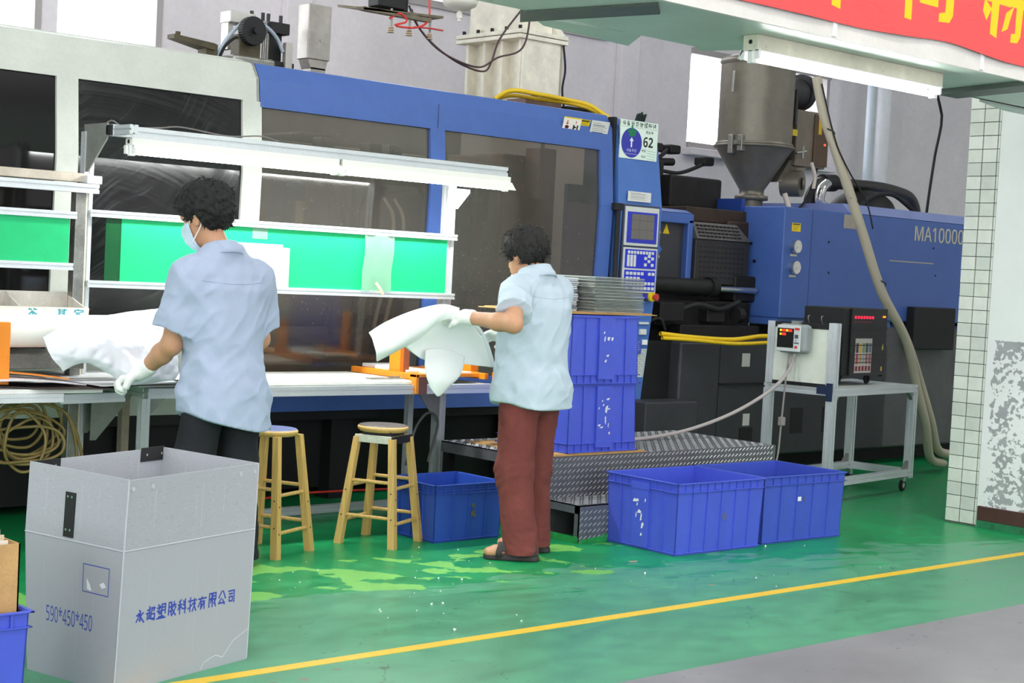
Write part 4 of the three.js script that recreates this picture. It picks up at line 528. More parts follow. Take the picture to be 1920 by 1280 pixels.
// orange jig at the right end of the bench
{
  const t = thing('orange_jig', 'orange steel assembly jig with upright posts clamped to the right end of the workbench', 'jig', [5.8, YB, -7.15]);
  part(t, 'base_plate', ORANGE, hexa([[5.5, .822, -6.95], [6.04, .822, -6.95], [6.04, .822, -7.5], [5.5, .822, -7.5]], [[5.5, .84, -6.95], [6.04, .84, -6.95], [6.04, .84, -7.5], [5.5, .84, -7.5]]));
  part(t, 'side_bar', ORANGE, bx(5.47, 5.5, YB, .845, -7.5, -6.86, .003)); part(t, 'side_bar', ORANGE, bx(5.99, 6.02, YB, .845, -7.5, -6.9, .003));
  part(t, 'post', ORANGE, bx(5.49, 5.515, .84, 1.03, -7.16, -7.06)); part(t, 'post', BROWNORANGE, bx(5.515, 5.555, .84, 1.03, -7.062, -7.058)); part(t, 'post', ORANGE, [bx(6.0, 6.02, .84, 1.1, -7.12, -7.04, .003), bx(6.02, 6.06, .84, 1.1, -7.046, -7.04)]);
  part(t, 'clamp', ORANGE, [bx(5.415, 5.435, .74, .85, -6.87, -6.81, .003), bx(5.415, 5.5, .835, .85, -6.87, -6.81)]); part(t, 'clamp', GM([110, 70, 66], .5, 0, .1, .2), bx(5.435, 5.495, .74, .835, -6.816, -6.812));
  part(t, 'clamp', ORANGE, bx(5.985, 6.045, .765, .86, -6.83, -6.81, .003));
  part(t, 'foam_pad', WHITEPLASTIC, [bx(5.55, 5.75, .84, .862, -7.5, -7.36, .004), bx(5.53, 5.72, .84, .855, -7.35, -7.05, .004), bx(5.6, 5.95, .84, .85, -7.02, -6.97, .003)]);
}
single('metal_strip', 'thin grey strip lying on the bench top beside the orange jig', 'strip', STEEL, [bx(5.22, 5.45, YB, YB + .008, -7.02, -6.97, .002), bx(5.37, 5.43, YB + .008, YB + .016, -7.0, -6.98)]);
// left work station
{
  const t = thing('steel_workstation', 'steel-framed work station at far left with its own green board', 'workstation', [3.2, 0, -7.1]);
  part(t, 'post', STEEL, [bx(3.56, 3.615, 0, 1.76, -7.28, -7.22, .004)]); part(t, 'post', GM([222, 214, 186], .5, .1, .05, .3), bx(3.615, 3.63, .5, 1.76, -7.25, -7.24));
  part(t, 'top_bar', GM([200, 188, 172], .5, .2, .1, .4), bx(2.0, 3.64, 1.775, 1.82, -7.3, -7.24, .004)); part(t, 'top_bar', ALU, [alu([2.0, 1.745, -7.2], [3.66, 1.745, -7.2], .045), bx(3.6, 3.68, 1.77, 1.81, -7.25, -7.19, .004)]);
  part(t, 'board_rail', ALU, [alu([2.0, 1.61, -7.22], [3.56, 1.61, -7.22], .035)]); part(t, 'board_rail', ALU, [alu([2.0, 1.358, -7.22], [3.55, 1.358, -7.22], .035)]);
  part(t, 'green_board', GREENBOARD, bx(2.0, 3.53, 1.375, 1.592, -7.23, -7.218));
  part(t, 'bench_top', GM([232, 230, 226], .5, 0, .06, .5), [bx(2.2, 3.5, YB - .03, YB - .01, -7.5, -6.75, .003)]);
  part(t, 'front_rail', ALU, [alu([2.2, YB - .05, -6.76], [3.3, YB - .05, -6.76], .04), alu([3.3, YB - .06, -6.8], [3.66, YB - .06, -6.86], .045)]);
  part(t, 'shelf', STEEL, bx(2.2, 3.6, .86, .935, -7.5, -7.15, .004));
}
{
  const TRAY = GM([206, 200, 190], .5, .2, .1, .4), trayTex = canvasTex(512, 96, (c) => { c.fillStyle = '#ece8d6'; c.fillRect(0, 0, 512, 96); for (let i = 0; i < 60; i++) { c.fillStyle = 'rgba(190,180,150,.25)'; c.fillRect((i * 83) % 512, (i * 37) % 96, 14, 5); } c.strokeStyle = '#3f96a6'; writing(c, '签', 300, 8, 34, 44, 6); writing(c, '其', 400, 8, 34, 44, 6); writing(c, '它', 458, 8, 34, 44, 6); });
  const t = thing('parts_tray', 'cream metal tray divided in two with blue characters on its front, at far left', 'tray', [3.2, 1.05, -7.2]);
  const dv = (x, k) => hexa([[x, 1.11, -7.03], [x + .007, 1.11, -7.03], [x + .007 + k, 1.11, -7.31], [x + k, 1.11, -7.31]], [[x, 1.163, -7.02], [x + .007, 1.163, -7.02], [x + .007 + k, 1.226, -7.31], [x + k, 1.226, -7.31]]); part(t, 'tray_wall', TRAY, bx(2.8, 3.57, 1.11, 1.23, -7.318, -7.31)); part(t, 'tray_wall', TRAY, dv(3.53, .035)); part(t, 'tray_wall', TRAY, dv(2.8, 0)); part(t, 'tray_floor', TRAY, bx(2.8, 3.54, 1.1, 1.11, -7.31, -7.03));
  part(t, 'divider', TRAY, dv(3.2, .05)); part(t, 'divider', TRAY, dv(2.98, .05));
  part(t, 'front_plate', M(0xffffff, .6, 0, { map: trayTex }), hexa([[2.8, 1.08, -7.03], [3.55, 1.08, -7.03], [3.55, 1.08, -7.04], [2.8, 1.08, -7.04]], [[2.8, 1.165, -7.02], [3.55, 1.165, -7.02], [3.55, 1.165, -7.03], [2.8, 1.165, -7.03]]));
  const r = thing('film_roll', 'large roll of white plastic film lying across the left work station', 'roll', [3.4, 1.04, -7.0]);
  part(r, 'wound_film', M(0xf4f3ea, .4), cyl([2.6, 1.045, -7.0], [3.95, 1.06, -7.0], .077, .077, 36)); part(r, 'core', CARDBOARD, cyl([3.95, 1.06, -7.0], [3.97, 1.06, -7.0], .03, .03, 20));
}
single('orange_stand', 'orange painted upright bar at the far left edge of the bench', 'bar', ORANGE, bx(2.98, 3.075, .815, 1.1, -6.86, -6.83, .004));
single('orange_belt', 'flat orange belt curling over the papers at far left', 'belt', ORANGE, (() => { const p = [], q = []; for (let i = 0; i <= 10; i++) { const s = i / 10; p.push([3.04 + .36 * s, .862 - .02 * s * s - .012 * s, -7.0 + .06 * s]); } const gs = []; for (let i = 0; i < 10; i++) { const a = p[i], b = p[i + 1]; gs.push(hexa([[a[0], a[1], a[2] + .05], [b[0], b[1], b[2] + .05], [b[0], b[1], b[2] - .05], [a[0], a[1], a[2] - .05]], [[a[0], a[1] + .006, a[2] + .05], [b[0], b[1] + .006, b[2] + .05], [b[0], b[1] + .006, b[2] - .05], [a[0], a[1] + .006, a[2] - .05]])); } return gs; })());
function sheetOn(name, label, corners, t, color, bend = 0) { // four corners [x, z], lying at height y
  const [a, b, c, d] = corners, gs = [], n = 8, at = (u, v) => { const m = (i) => (a[i] * (1 - u) + b[i] * u) * (1 - v) + (d[i] * (1 - u) + c[i] * u) * v; return [m(0), m(1) + bend * Math.sin(u * Math.PI) * (.4 + .6 * v), m(2)]; };
  for (let i = 0; i < n; i++) { const q = [at(i / n, 1), at((i + 1) / n, 1), at((i + 1) / n, 0), at(i / n, 0)]; gs.push(hexa(q, q.map(([x, y, z]) => [x, y + t, z]))); }
  return single(name, label, 'sheet', M(color, .45), gs, 'flat sheets on the left bench');
}
sheetOn('plastic_sheet', 'large grey plastic sheet lying on the bench in front of the left worker', [[3.35, .818, -7.5], [4.1, .818, -7.5], [3.92, .818, -6.8], [3.45, .818, -6.66]], .005, 0xc9c9cc);
sheetOn('plastic_sheet', 'white sheet with a dark edge curling at the far left bench corner', [[2.7, .822, -7.35], [3.3, .822, -7.3], [3.42, .815, -6.76], [2.7, .818, -6.74]], .004, 0xd8d6dc, .022);
sheetOn('plastic_sheet', 'dark brown underside sheet below the grey one at far left', [[2.9, .806, -6.95], [3.5, .806, -6.95], [3.56, .802, -6.7], [3.2, .802, -6.7]], .006, 0x3a2a26);
sheetOn('plastic_sheet', 'black sheet edge lying under the left worker hand', [[3.5, .812, -7.0], [4.2, .812, -7.0], [4.05, .812, -6.79], [3.46, .812, -6.7]], .005, 0x2a2826);
{
  const loops = []; for (let k = 0; k < 9; k++) { const cx = 3.22 + .03 * Math.sin(k * 2.3), cy = .62 - .012 * k, rx = .1 + .018 * ((k * 5) % 7), ry = .09 + .016 * ((k * 3) % 6), ph = k * .8, pts = []; for (let i = 0; i < 14; i++) { const a = i / 14 * 6.283; pts.push([cx + rx * Math.cos(a + ph), cy + ry * Math.sin(a + ph) + .01 * Math.sin(3 * a), -6.98 + .02 * Math.sin(2 * a + k) + .012 * (k - 4)]); } loops.push(tube(pts, .0075, 60, 6, true)); }
  for (let k = 0; k < 2; k++) loops.push(tube([[3.3, .72, -7.0], [3.44, .66, -7.0], [3.52 - .02 * k, .5, -7.0], [3.55 - .05 * k, .3, -7.0], [3.55 - .08 * k, .06, -7.0]], .008, 30, 6));
  single('hose_coil', 'bundle of coiled tan air hose hanging under the left work station', 'hose', GM([128, 108, 60], .5, 0, .1, .3), loops);
}
single('red_cable', 'thin red cable lying on the floor behind the stools', 'cable', M(0xd23022, .45), tube([[4.7, .03, -7.58], [4.95, .07, -7.6], [5.15, .088, -7.6], [5.5, .088, -7.6], [5.9, .08, -7.6]], .007, 40, 6));
single('floor_wire', 'thin pale wire on the floor behind the grey box', 'wire', M(0x9a9070, .6), tube([[1.9, .02, -5.7], [2.2, .04, -5.6], [2.5, .06, -5.6], [2.8, .05, -5.7]], .005, 20, 5));
single('floor_hose', 'thin grey hose arching from the floor beside the bench leg', 'hose', M(0x5a5a58, .6), tube([[5.6, .3, -7.1], [5.66, .52, -7.1], [5.76, .6, -7.12], [5.86, .55, -7.15], [5.84, .3, -7.2]], .008, 26, 6));
// ================================================================ STOOLS
const PINE = (() => { const t = pixelTex(128, 256, (u, v) => { const g = n32(u * 3 + .2 * n8(u, v), v * .12), k = .86 + .2 * g + .05 * (n128(u, v) - .5); return [212 * k, 172 * k, 100 * k]; }); t.repeat.set(5, 1.2); const m = M(0xffffff, .5, 0, { map: t }); m.metricUv = true; return m; })();
function stool(label, pos, turn, H, worn, cushion) {
  const t = local(thing('wooden_stool', label, 'stool', pos, turn, undefined)); t.inWorld = false; const s = .1, f = .155, top = H - .03;
  part(t, 'seat', worn, lathe([[0, H - .032], [.118, H - .032], [.13, H - .02], [.132, H - .012], [.126, H - .002], [.12, H], [0, H]], 44).translate(cushion ? .01 : 0, 0, cushion ? -.01 : 0));
  part(t, 'seat_rim', PINE, lathe([[.119, H - .034], [.1325, H - .022], [.1335, H - .012], [.128, H - .004], [.1285, H - .02], [.119, H - .034]], 44).translate(cushion ? .01 : 0, 0, cushion ? -.01 : 0));
  if (cushion) { part(t, 'apron', PINE, bx(-.1, .1, H - .085, H - .05, -.11, -.09, .003)); part(t, 'apron', PINE, bx(.09, .11, H - .085, H - .05, -.09, .1, .003)); part(t, 'apron', GM([196, 196, 180], .6, 0, .1, .2), bx(-.114, -.1, H - .088, H - .048, -.11, .1, .003)); part(t, 'apron', BLACK, bx(-.114, .11, H - .088, H - .048, .1005, .113, .003)); part(t, 'swivel_plate', DARKSTEEL, bx(-.08, .08, H - .05, H - .03, -.08, .08)); }
  const y1 = cushion ? H - .06 : top, leg = (sx, sz) => { const w = .019; return hexa([[sx * f - w, 0, sz * f + w], [sx * f + w, 0, sz * f + w], [sx * f + w, 0, sz * f - w], [sx * f - w, 0, sz * f - w]], [[sx * s - w * .85, y1, sz * s + w * .85], [sx * s + w * .85, y1, sz * s + w * .85], [sx * s + w * .85, y1, sz * s - w * .85], [sx * s - w * .85, y1, sz * s - w * .85]]); };
  const at = (y) => f + (s - f) * y / y1; const peg = [];
  for (const [a, b] of [[1, 1], [1, -1], [-1, 1], [-1, -1]]) { const l = part(t, 'leg', PINE, leg(a, b)); part(l, 'peg', BLACK, [.12, .25].flatMap((y) => [cyl([a * at(y), y, b * at(y) + b * .0185], [a * at(y), y, b * at(y) + b * .0195], .004, .004, 8), cyl([a * at(y) + a * .0185, y + .03, b * at(y)], [a * at(y) + a * .0195, y + .03, b * at(y)], .004, .004, 8)])); }
  for (const y of [.12, .3]) { const d = at(y), e = at(y + .03); part(t, 'rung', PINE, cyl([-d, y, d], [d, y, d], .0095, .0095, 12)); part(t, 'rung', PINE, cyl([-d, y, -d], [d, y, -d], .0095, .0095, 12)); part(t, 'rung', PINE, cyl([-e, y + .03, -e], [-e, y + .03, e], .0095, .0095, 12)); part(t, 'rung', PINE, cyl([e, y + .03, -e], [e, y + .03, e], .0095, .0095, 12)); }
  return t;
}
stool('wooden stool with a bluish round seat right behind the grey box', [4.31, 0, -6.55], .42, .615, GM([110, 116, 168], .35, 0, .12, .25), false);
stool('wooden stool with a worn dark round seat on a square apron', [4.985, 0, -6.52], .46, .615, GM([96, 84, 84], .4, 0, .25, .25), true);
// ================================================================ BLUE CRATES
function crate(label, w, d, h, mat, pos, turn, opt = {}) { // origin at the middle of the floor
  const t = local(thing('blue_crate', label, 'crate', pos, turn)); t.inWorld = false; const tp = .011, th = .005, X = w / 2, Z = d / 2, a = X - tp, b = Z - tp, in_ = th;
  const at = (y) => tp * (1 - y / h), xo = (y) => X - at(y) - .012, zo = (y) => Z - at(y) - .012, y1 = h - .004;
  part(t, 'wall', mat, frustum(-xo(0), -xo(0) + in_, -zo(0), zo(0), .008, -xo(y1), -xo(y1) + in_, -zo(y1), zo(y1), y1)); part(t, 'wall', mat, frustum(xo(0) - in_, xo(0), -zo(0), zo(0), .008, xo(y1) - in_, xo(y1), -zo(y1), zo(y1), y1));
  part(t, 'wall', mat, frustum(-xo(0), xo(0), zo(0) - in_, zo(0), .008, -xo(y1), xo(y1), zo(y1) - in_, zo(y1), y1)); part(t, 'wall', mat, frustum(-xo(0), xo(0), -zo(0), -zo(0) + in_, .008, -xo(y1), xo(y1), -zo(y1), -zo(y1) + in_, y1));
  part(t, 'bottom', mat, bx(-xo(0), xo(0), 0, .012, -zo(0), zo(0)));
  const ring = (y, o, hh) => { const p = xo(y) + o, q = zo(y) + o; return [bx(-p, p, y - hh / 2, y + hh / 2, q - o - .001, q, .0015), bx(-p, p, y - hh / 2, y + hh / 2, -q, -q + o + .001, .0015), bx(p - o - .001, p, y - hh / 2, y + hh / 2, -q, q, .0015), bx(-p, -p + o + .001, y - hh / 2, y + hh / 2, -q, q, .0015)]; };
  part(t, 'rim', mat, ring(h - .003, .013, .006)); part(t, 'band', mat, ring(h - .05, .011, .004)); part(t, 'base_band', mat, ring(.012, .008, .005));
  if (opt.triple) part(t, 'band', mat, [...ring(h - .02, .008, .003), ...ring(h - .034, .008, .003)]);
  const rib = (sx, sz, s, y0, y2, k) => { const p = (y) => sx ? [sx * (xo(y) + k / 2), s] : [s, sz * (zo(y) + k / 2)], e = .0028, q = (y) => { const [x, z] = p(y), dx = sx ? k / 2 : e, dz = sx ? e : k / 2; return rect(x - dx, x + dx, y, z - dz, z + dz); }; return hexa(q(y0), q(y2)); };
  const nl = opt.ribs || 6, ns = opt.ribsShort || 5, hand = opt.handle || [];
  for (const sz of [1, -1]) { for (let i = 1; i < nl; i++) { const s = (i / nl - .5) * 2 * xo(h / 2); if (hand.includes('z') && Math.abs(s) < .07) continue; part(t, 'rib', mat, rib(0, sz, s, .014, h - .05, .008)); } for (let i = 1; i < nl * 2; i++) part(t, 'rib', mat, rib(0, sz, (i / nl / 2 - .5) * 2 * xo(h), h - .05, h - .006, .009)); }
  for (const sx of [1, -1]) { for (let i = 1; i < ns; i++) { const s = (i / ns - .5) * 2 * zo(h / 2); if (hand.includes('x') && Math.abs(s) < .07) continue; part(t, 'rib', mat, rib(sx, 0, s, .014, h - .05, .008)); } for (let i = 1; i < ns * 2; i++) part(t, 'rib', mat, rib(sx, 0, (i / ns / 2 - .5) * 2 * zo(h), h - .05, h - .006, .009)); }
  const grip = (sx, sz) => { const q = (y, k, m) => { const o = sx ? xo(y) : zo(y); return sx ? rect(Math.min(sx * o, sx * (o + k)), Math.max(sx * o, sx * (o + k)), y, -m, m) : rect(-m, m, y, Math.min(sz * o, sz * (o + k)), Math.max(sz * o, sz * (o + k))); }; part(t, 'label_panel', mat, [hexa(q(.012, .014, .06), q(h - .06, .014, .06)), hexa(q(h - .062, .017, .066), q(h - .026, .017, .066))]); };
  if (hand.includes('x')) { grip(1, 0); grip(-1, 0); } if (hand.includes('z')) { grip(0, 1); grip(0, -1); }
  // torn paper labels and stencilled marks
  let q = opt.seed || 1; const r = () => { q = (q * 1664525 + 1013904223) >>> 0; return q / 4294967296; };
  const scrap = []; for (let i = 0; i < (opt.scraps || 0); i++) { const y = .08 + r() * (h - .18), s = (r() - .5) * .09, m = .004 + r() * .012, n = .004 + r() * .014, pts = [[s - m, y - n], [s + m * r() * 1.2, y - n * .8], [s + m, y + n * (r() - .2)], [s - m * .3, y + n]]; const o = (hand.length ? .0146 : .0008); if (opt.scrapFace === 'x') scrap.push(plate(pts, .0008, 'x', -xo(y) - o - .0012)); else scrap.push(plate(pts, .0008, 'z', zo(y) + o + .0004)); }
  if (scrap.length) part(t, 'paper_scraps', M(0xd9dbe0, .8), scrap, 'torn remains of white paper labels').userData.kind = 'stuff';
  for (const [txt, s, y, k, c, face] of opt.marks || []) { const tex = canvasTex(128, 128 * txt.length, (cx) => { cx.clearRect(0, 0, 128, 128 * txt.length); [...txt].forEach((ch, i) => { cx.strokeStyle = c; glyph(cx, ch, 14, 12 + 128 * i, 100, 100, 11); }); }); const g = new THREE.PlaneGeometry(k, k * txt.length); g.rotateX(-tp / h); g.translate(s, y, zo(y) + .0035); part(t, 'stencil_mark', M(0xffffff, .7, 0, { map: tex, transparent: true, alphaTest: .5 }), g); }
  if (opt.sticker) part(t, 'white_sticker', M(0xe8e8e4, .7), bx(opt.sticker[0], opt.sticker[0] + .03, opt.sticker[1], opt.sticker[1] + .024, zo(opt.sticker[1]), zo(opt.sticker[1]) + .004));
  if (opt.flip) t.rotation.z = Math.PI;
  return t;
}
const BLUE1 = GM([73, 90, 202], .4, 0, .06, .5, {}, 0), BLUE2 = GM([66, 87, 190], .42, 0, .08, .5), BLUE3 = GM([46, 82, 176], .45, 0, .08, .5);
crate('open blue plastic crate on the floor, left of the pair, with torn labels', .71, .55, .384, BLUE1, [6.485, 0, -5.74], -.02, { handle: ['x'], scraps: 12, scrapFace: 'x', seed: 5, marks: [['超', .03, .19, .05, '#5f6488', 'z']], ribs: 6, ribsShort: 5 });
crate('open blue plastic crate on the floor, right of the pair, with a white sticker', .73, .55, .38, BLUE2, [7.235, 0, -5.76], -.03, { handle: ['x'], sticker: [-.06, .23], marks: [['司', .0, .24, .03, '#6a6a70', 'z']], ribs: 5, ribsShort: 5 });
crate('smaller dark blue crate on the floor under the bench end, behind the dark-topped stool', .5, .43, .308, BLUE3, [5.445, 0, -6.545], 0, { triple: true, marks: [['永超', .03, .165, .045, '#6f6a2e', 'z']], ribs: 4, ribsShort: 4 });
crate('lower upturned blue crate of the stack standing on the tread-plate platform', .57, .61, .386, BLUE1, [6.365, .449 + .386, -6.58], 0, { flip: 1, handle: ['z'], scraps: 14, scrapFace: 'z', seed: 11, ribs: 5, ribsShort: 4 });
crate('upper upturned blue crate of the stack on the tread-plate platform, under the grey sheets', .57, .61, .386, BLUE1, [6.362, .836 + .386, -6.585], 0, { flip: 1, handle: ['z'], scraps: 6, scrapFace: 'z', seed: 23, ribs: 5, ribsShort: 4 });
single('cardboard_sheet', 'flattened brown cardboard lying under the crate stack on the platform', 'cardboard', CARDBOARD, [bx(5.96, 6.72, .436, .441, -7.0, -6.27), bx(6.0, 6.7, .442, .447, -6.95, -6.28)]);
{
  const y0 = 1.228; single('cardboard_sheet', 'brown cardboard laid over the top crate, under the grey sheet stacks', 'cardboard', CARDBOARD, [bx(6.0, 6.78, y0, y0 + .005, -7.0, -6.3), bx(6.03, 6.76, y0 + .006, y0 + .011, -6.98, -6.32)]);
  const grey = [0x9ba09a, 0x868b86, 0x7a807c, 0xa6aba4, 0x8f9690].map((c) => M(c, .6)), pale = [0xd4d8dc, 0xbfc6cc, 0xe2e4e4, 0x8e98a4].map((c) => M(c, .55));
  const sheets = (n, x0, x1, z0, z1, y, mats, label, group, dy) => { const g = bx(-(x1 - x0) / 2, (x1 - x0) / 2, 0, dy * .72, -(z1 - z0) / 2, (z1 - z0) / 2); for (let i = 0; i < n; i++) { const k = n - i, m = single('foam_sheet', label.replace('#', k === 1 ? 'topmost' : k === n ? 'lowest' : k + (k % 10 === 2 && k !== 12 ? 'nd' : k % 10 === 3 && k !== 13 ? 'rd' : k % 10 === 1 && k !== 11 ? 'st' : 'th') + ' from top'), 'sheet', mats[(i * 7 + (i >> 1)) % mats.length], g, group); m.position.set((x0 + x1) / 2 + (rnd() - .5) * .014, y + i * dy, (z0 + z1) / 2 + (rnd() - .5) * .014); m.rotation.y = (rnd() - .5) * .03; } };
  sheets(23, 6.3, 6.7, -6.74, -6.34, y0 + .012, grey, 'grey sheet in the large pile on the crate stack, #', 'grey sheets piled on the crate stack', .0088);
  sheets(17, 6.02, 6.27, -6.75, -6.45, y0 + .012, pale, 'pale sheet in the small pile behind the spray can, #', 'pale sheets piled behind the spray can', .0112);
  const s = thing('spray_can', 'white spray can with a lilac label standing on the crate stack', 'can', [6.04, y0 + .011, -6.37]); s.isLocal = true; s.inWorld = false;
  part(s, 'can_body', M(0xdcdcec, .35), lathe([[0, 0], [.024, 0], [.025, .004], [.025, .15], [.02, .165], [.012, .17]], 28)); part(s, 'can_label', M(0xb6aee0, .4), lathe([[.0252, .05], [.0254, .052], [.0254, .12], [.0252, .122]], 28)); part(s, 'cap', WHITEPLASTIC, lathe([[.0, .2], [.011, .2], [.013, .196], [.014, .168], [.0, .167]], 24));
}
// ================================================================ PLATFORM WITH STEP
{
  const PLATE = GM([118, 118, 122], .4, .5, .12, .5), BARS = GM([160, 160, 163], .32, .5, .1, .3), t = thing('tread_plate_platform', 'steel tread-plate platform with a low step, carrying the crate stack', 'platform', [6.9, 0, -6.7]);
  part(t, 'deck', PLATE, bx(5.87, 7.9, .428, .434, -7.12, -6.262)); part(t, 'front_panel', PLATE, bx(5.87, 7.9, .2, .434, -6.266, -6.26)); part(t, 'side_panel', PLATE, [bx(5.87, 5.876, .37, .434, -7.12, -6.262), bx(7.894, 7.9, 0, .434, -7.12, -6.262)]);
  part(t, 'lower_front', PLATE, bx(5.87, 7.9, 0, .2, -6.27, -6.264));
  for (const [x, z] of [[5.9, -7.08], [5.9, -6.3], [6.9, -7.08], [7.86, -7.08]]) part(t, 'leg', IRON, bx(x - .025, x + .025, 0, .43, z - .025, z + .025));
  const st = part(t, 'step', PLATE, [bx(5.93, 7.0, .2, .206, -6.26, -6.0), bx(5.93, 7.0, 0, .206, -6.006, -6.0), bx(5.93, 5.936, .16, .206, -6.26, -6.0), bx(5.93, 5.936, 0, .2, -6.035, -6.0), bx(5.93, 5.936, 0, .2, -6.26, -6.235)]);
  part(st, 'paint_splash', GM([34, 140, 66], .5, 0, .2, .2), [bx(5.927, 5.936, 0, .035, -6.26, -6.0), plate([[5.93, 0], [7.0, 0], [7.0, .045], [6.6, .03], [6.2, .05], [6.08, .03], [5.96, .02]], .002, 'z', -6.0)], 'green floor paint at the foot of the step');
  // raised tread bars
  const bar = hexa([[-.014, 0, .0032], [.014, 0, .0032], [.014, 0, -.0032], [-.014, 0, -.0032]], [[-.01, .0025, .0015], [.01, .0025, .0015], [.01, .0025, -.0015], [-.01, .0025, -.0015]]);
  const mats = [], q = new THREE.Quaternion(), e = new THREE.Euler(), put = (x, y, z, face, k) => { const turn = (k % 2 ? 1 : -1) * Math.PI / 4; if (face === 'y') q.setFromEuler(e.set(0, turn, 0)); else if (face === 'z') q.setFromEuler(e.set(Math.PI / 2, 0, 0)).multiply(new THREE.Quaternion().setFromEuler(new THREE.Euler(0, Math.PI * .2, 0))); mats.push(new THREE.Matrix4().compose(V(x, y, z), q, V(1, 1, 1))); };
  const P = .034; for (let i = 0; i < 59; i++) { for (let j = 0; j < 25; j++) put(5.89 + i * P, .434, -7.1 + j * P, 'y', i + j); for (let j = 0; j < 7; j++) put(5.89 + i * P, .215 + j * P, -6.26, 'z', i + j); }
  for (let i = 0; i < 31; i++) { for (let j = 0; j < 7; j++) put(5.95 + i * P, .206, -6.245 + j * P, 'y', i + j); for (let j = 0; j < 5; j++) put(5.95 + i * P, .03 + j * P, -6.0, 'z', i + j); }
  const im = new THREE.InstancedMesh(bar, BARS, mats.length); mats.forEach((m, i) => im.setMatrixAt(i, m.premultiply(new THREE.Matrix4().makeTranslation(-6.9, 0, 6.7)))); im.name = 'tread_bars'; im.userData.kind = 'stuff'; im.castShadow = im.receiveShadow = true; t.add(im);
}
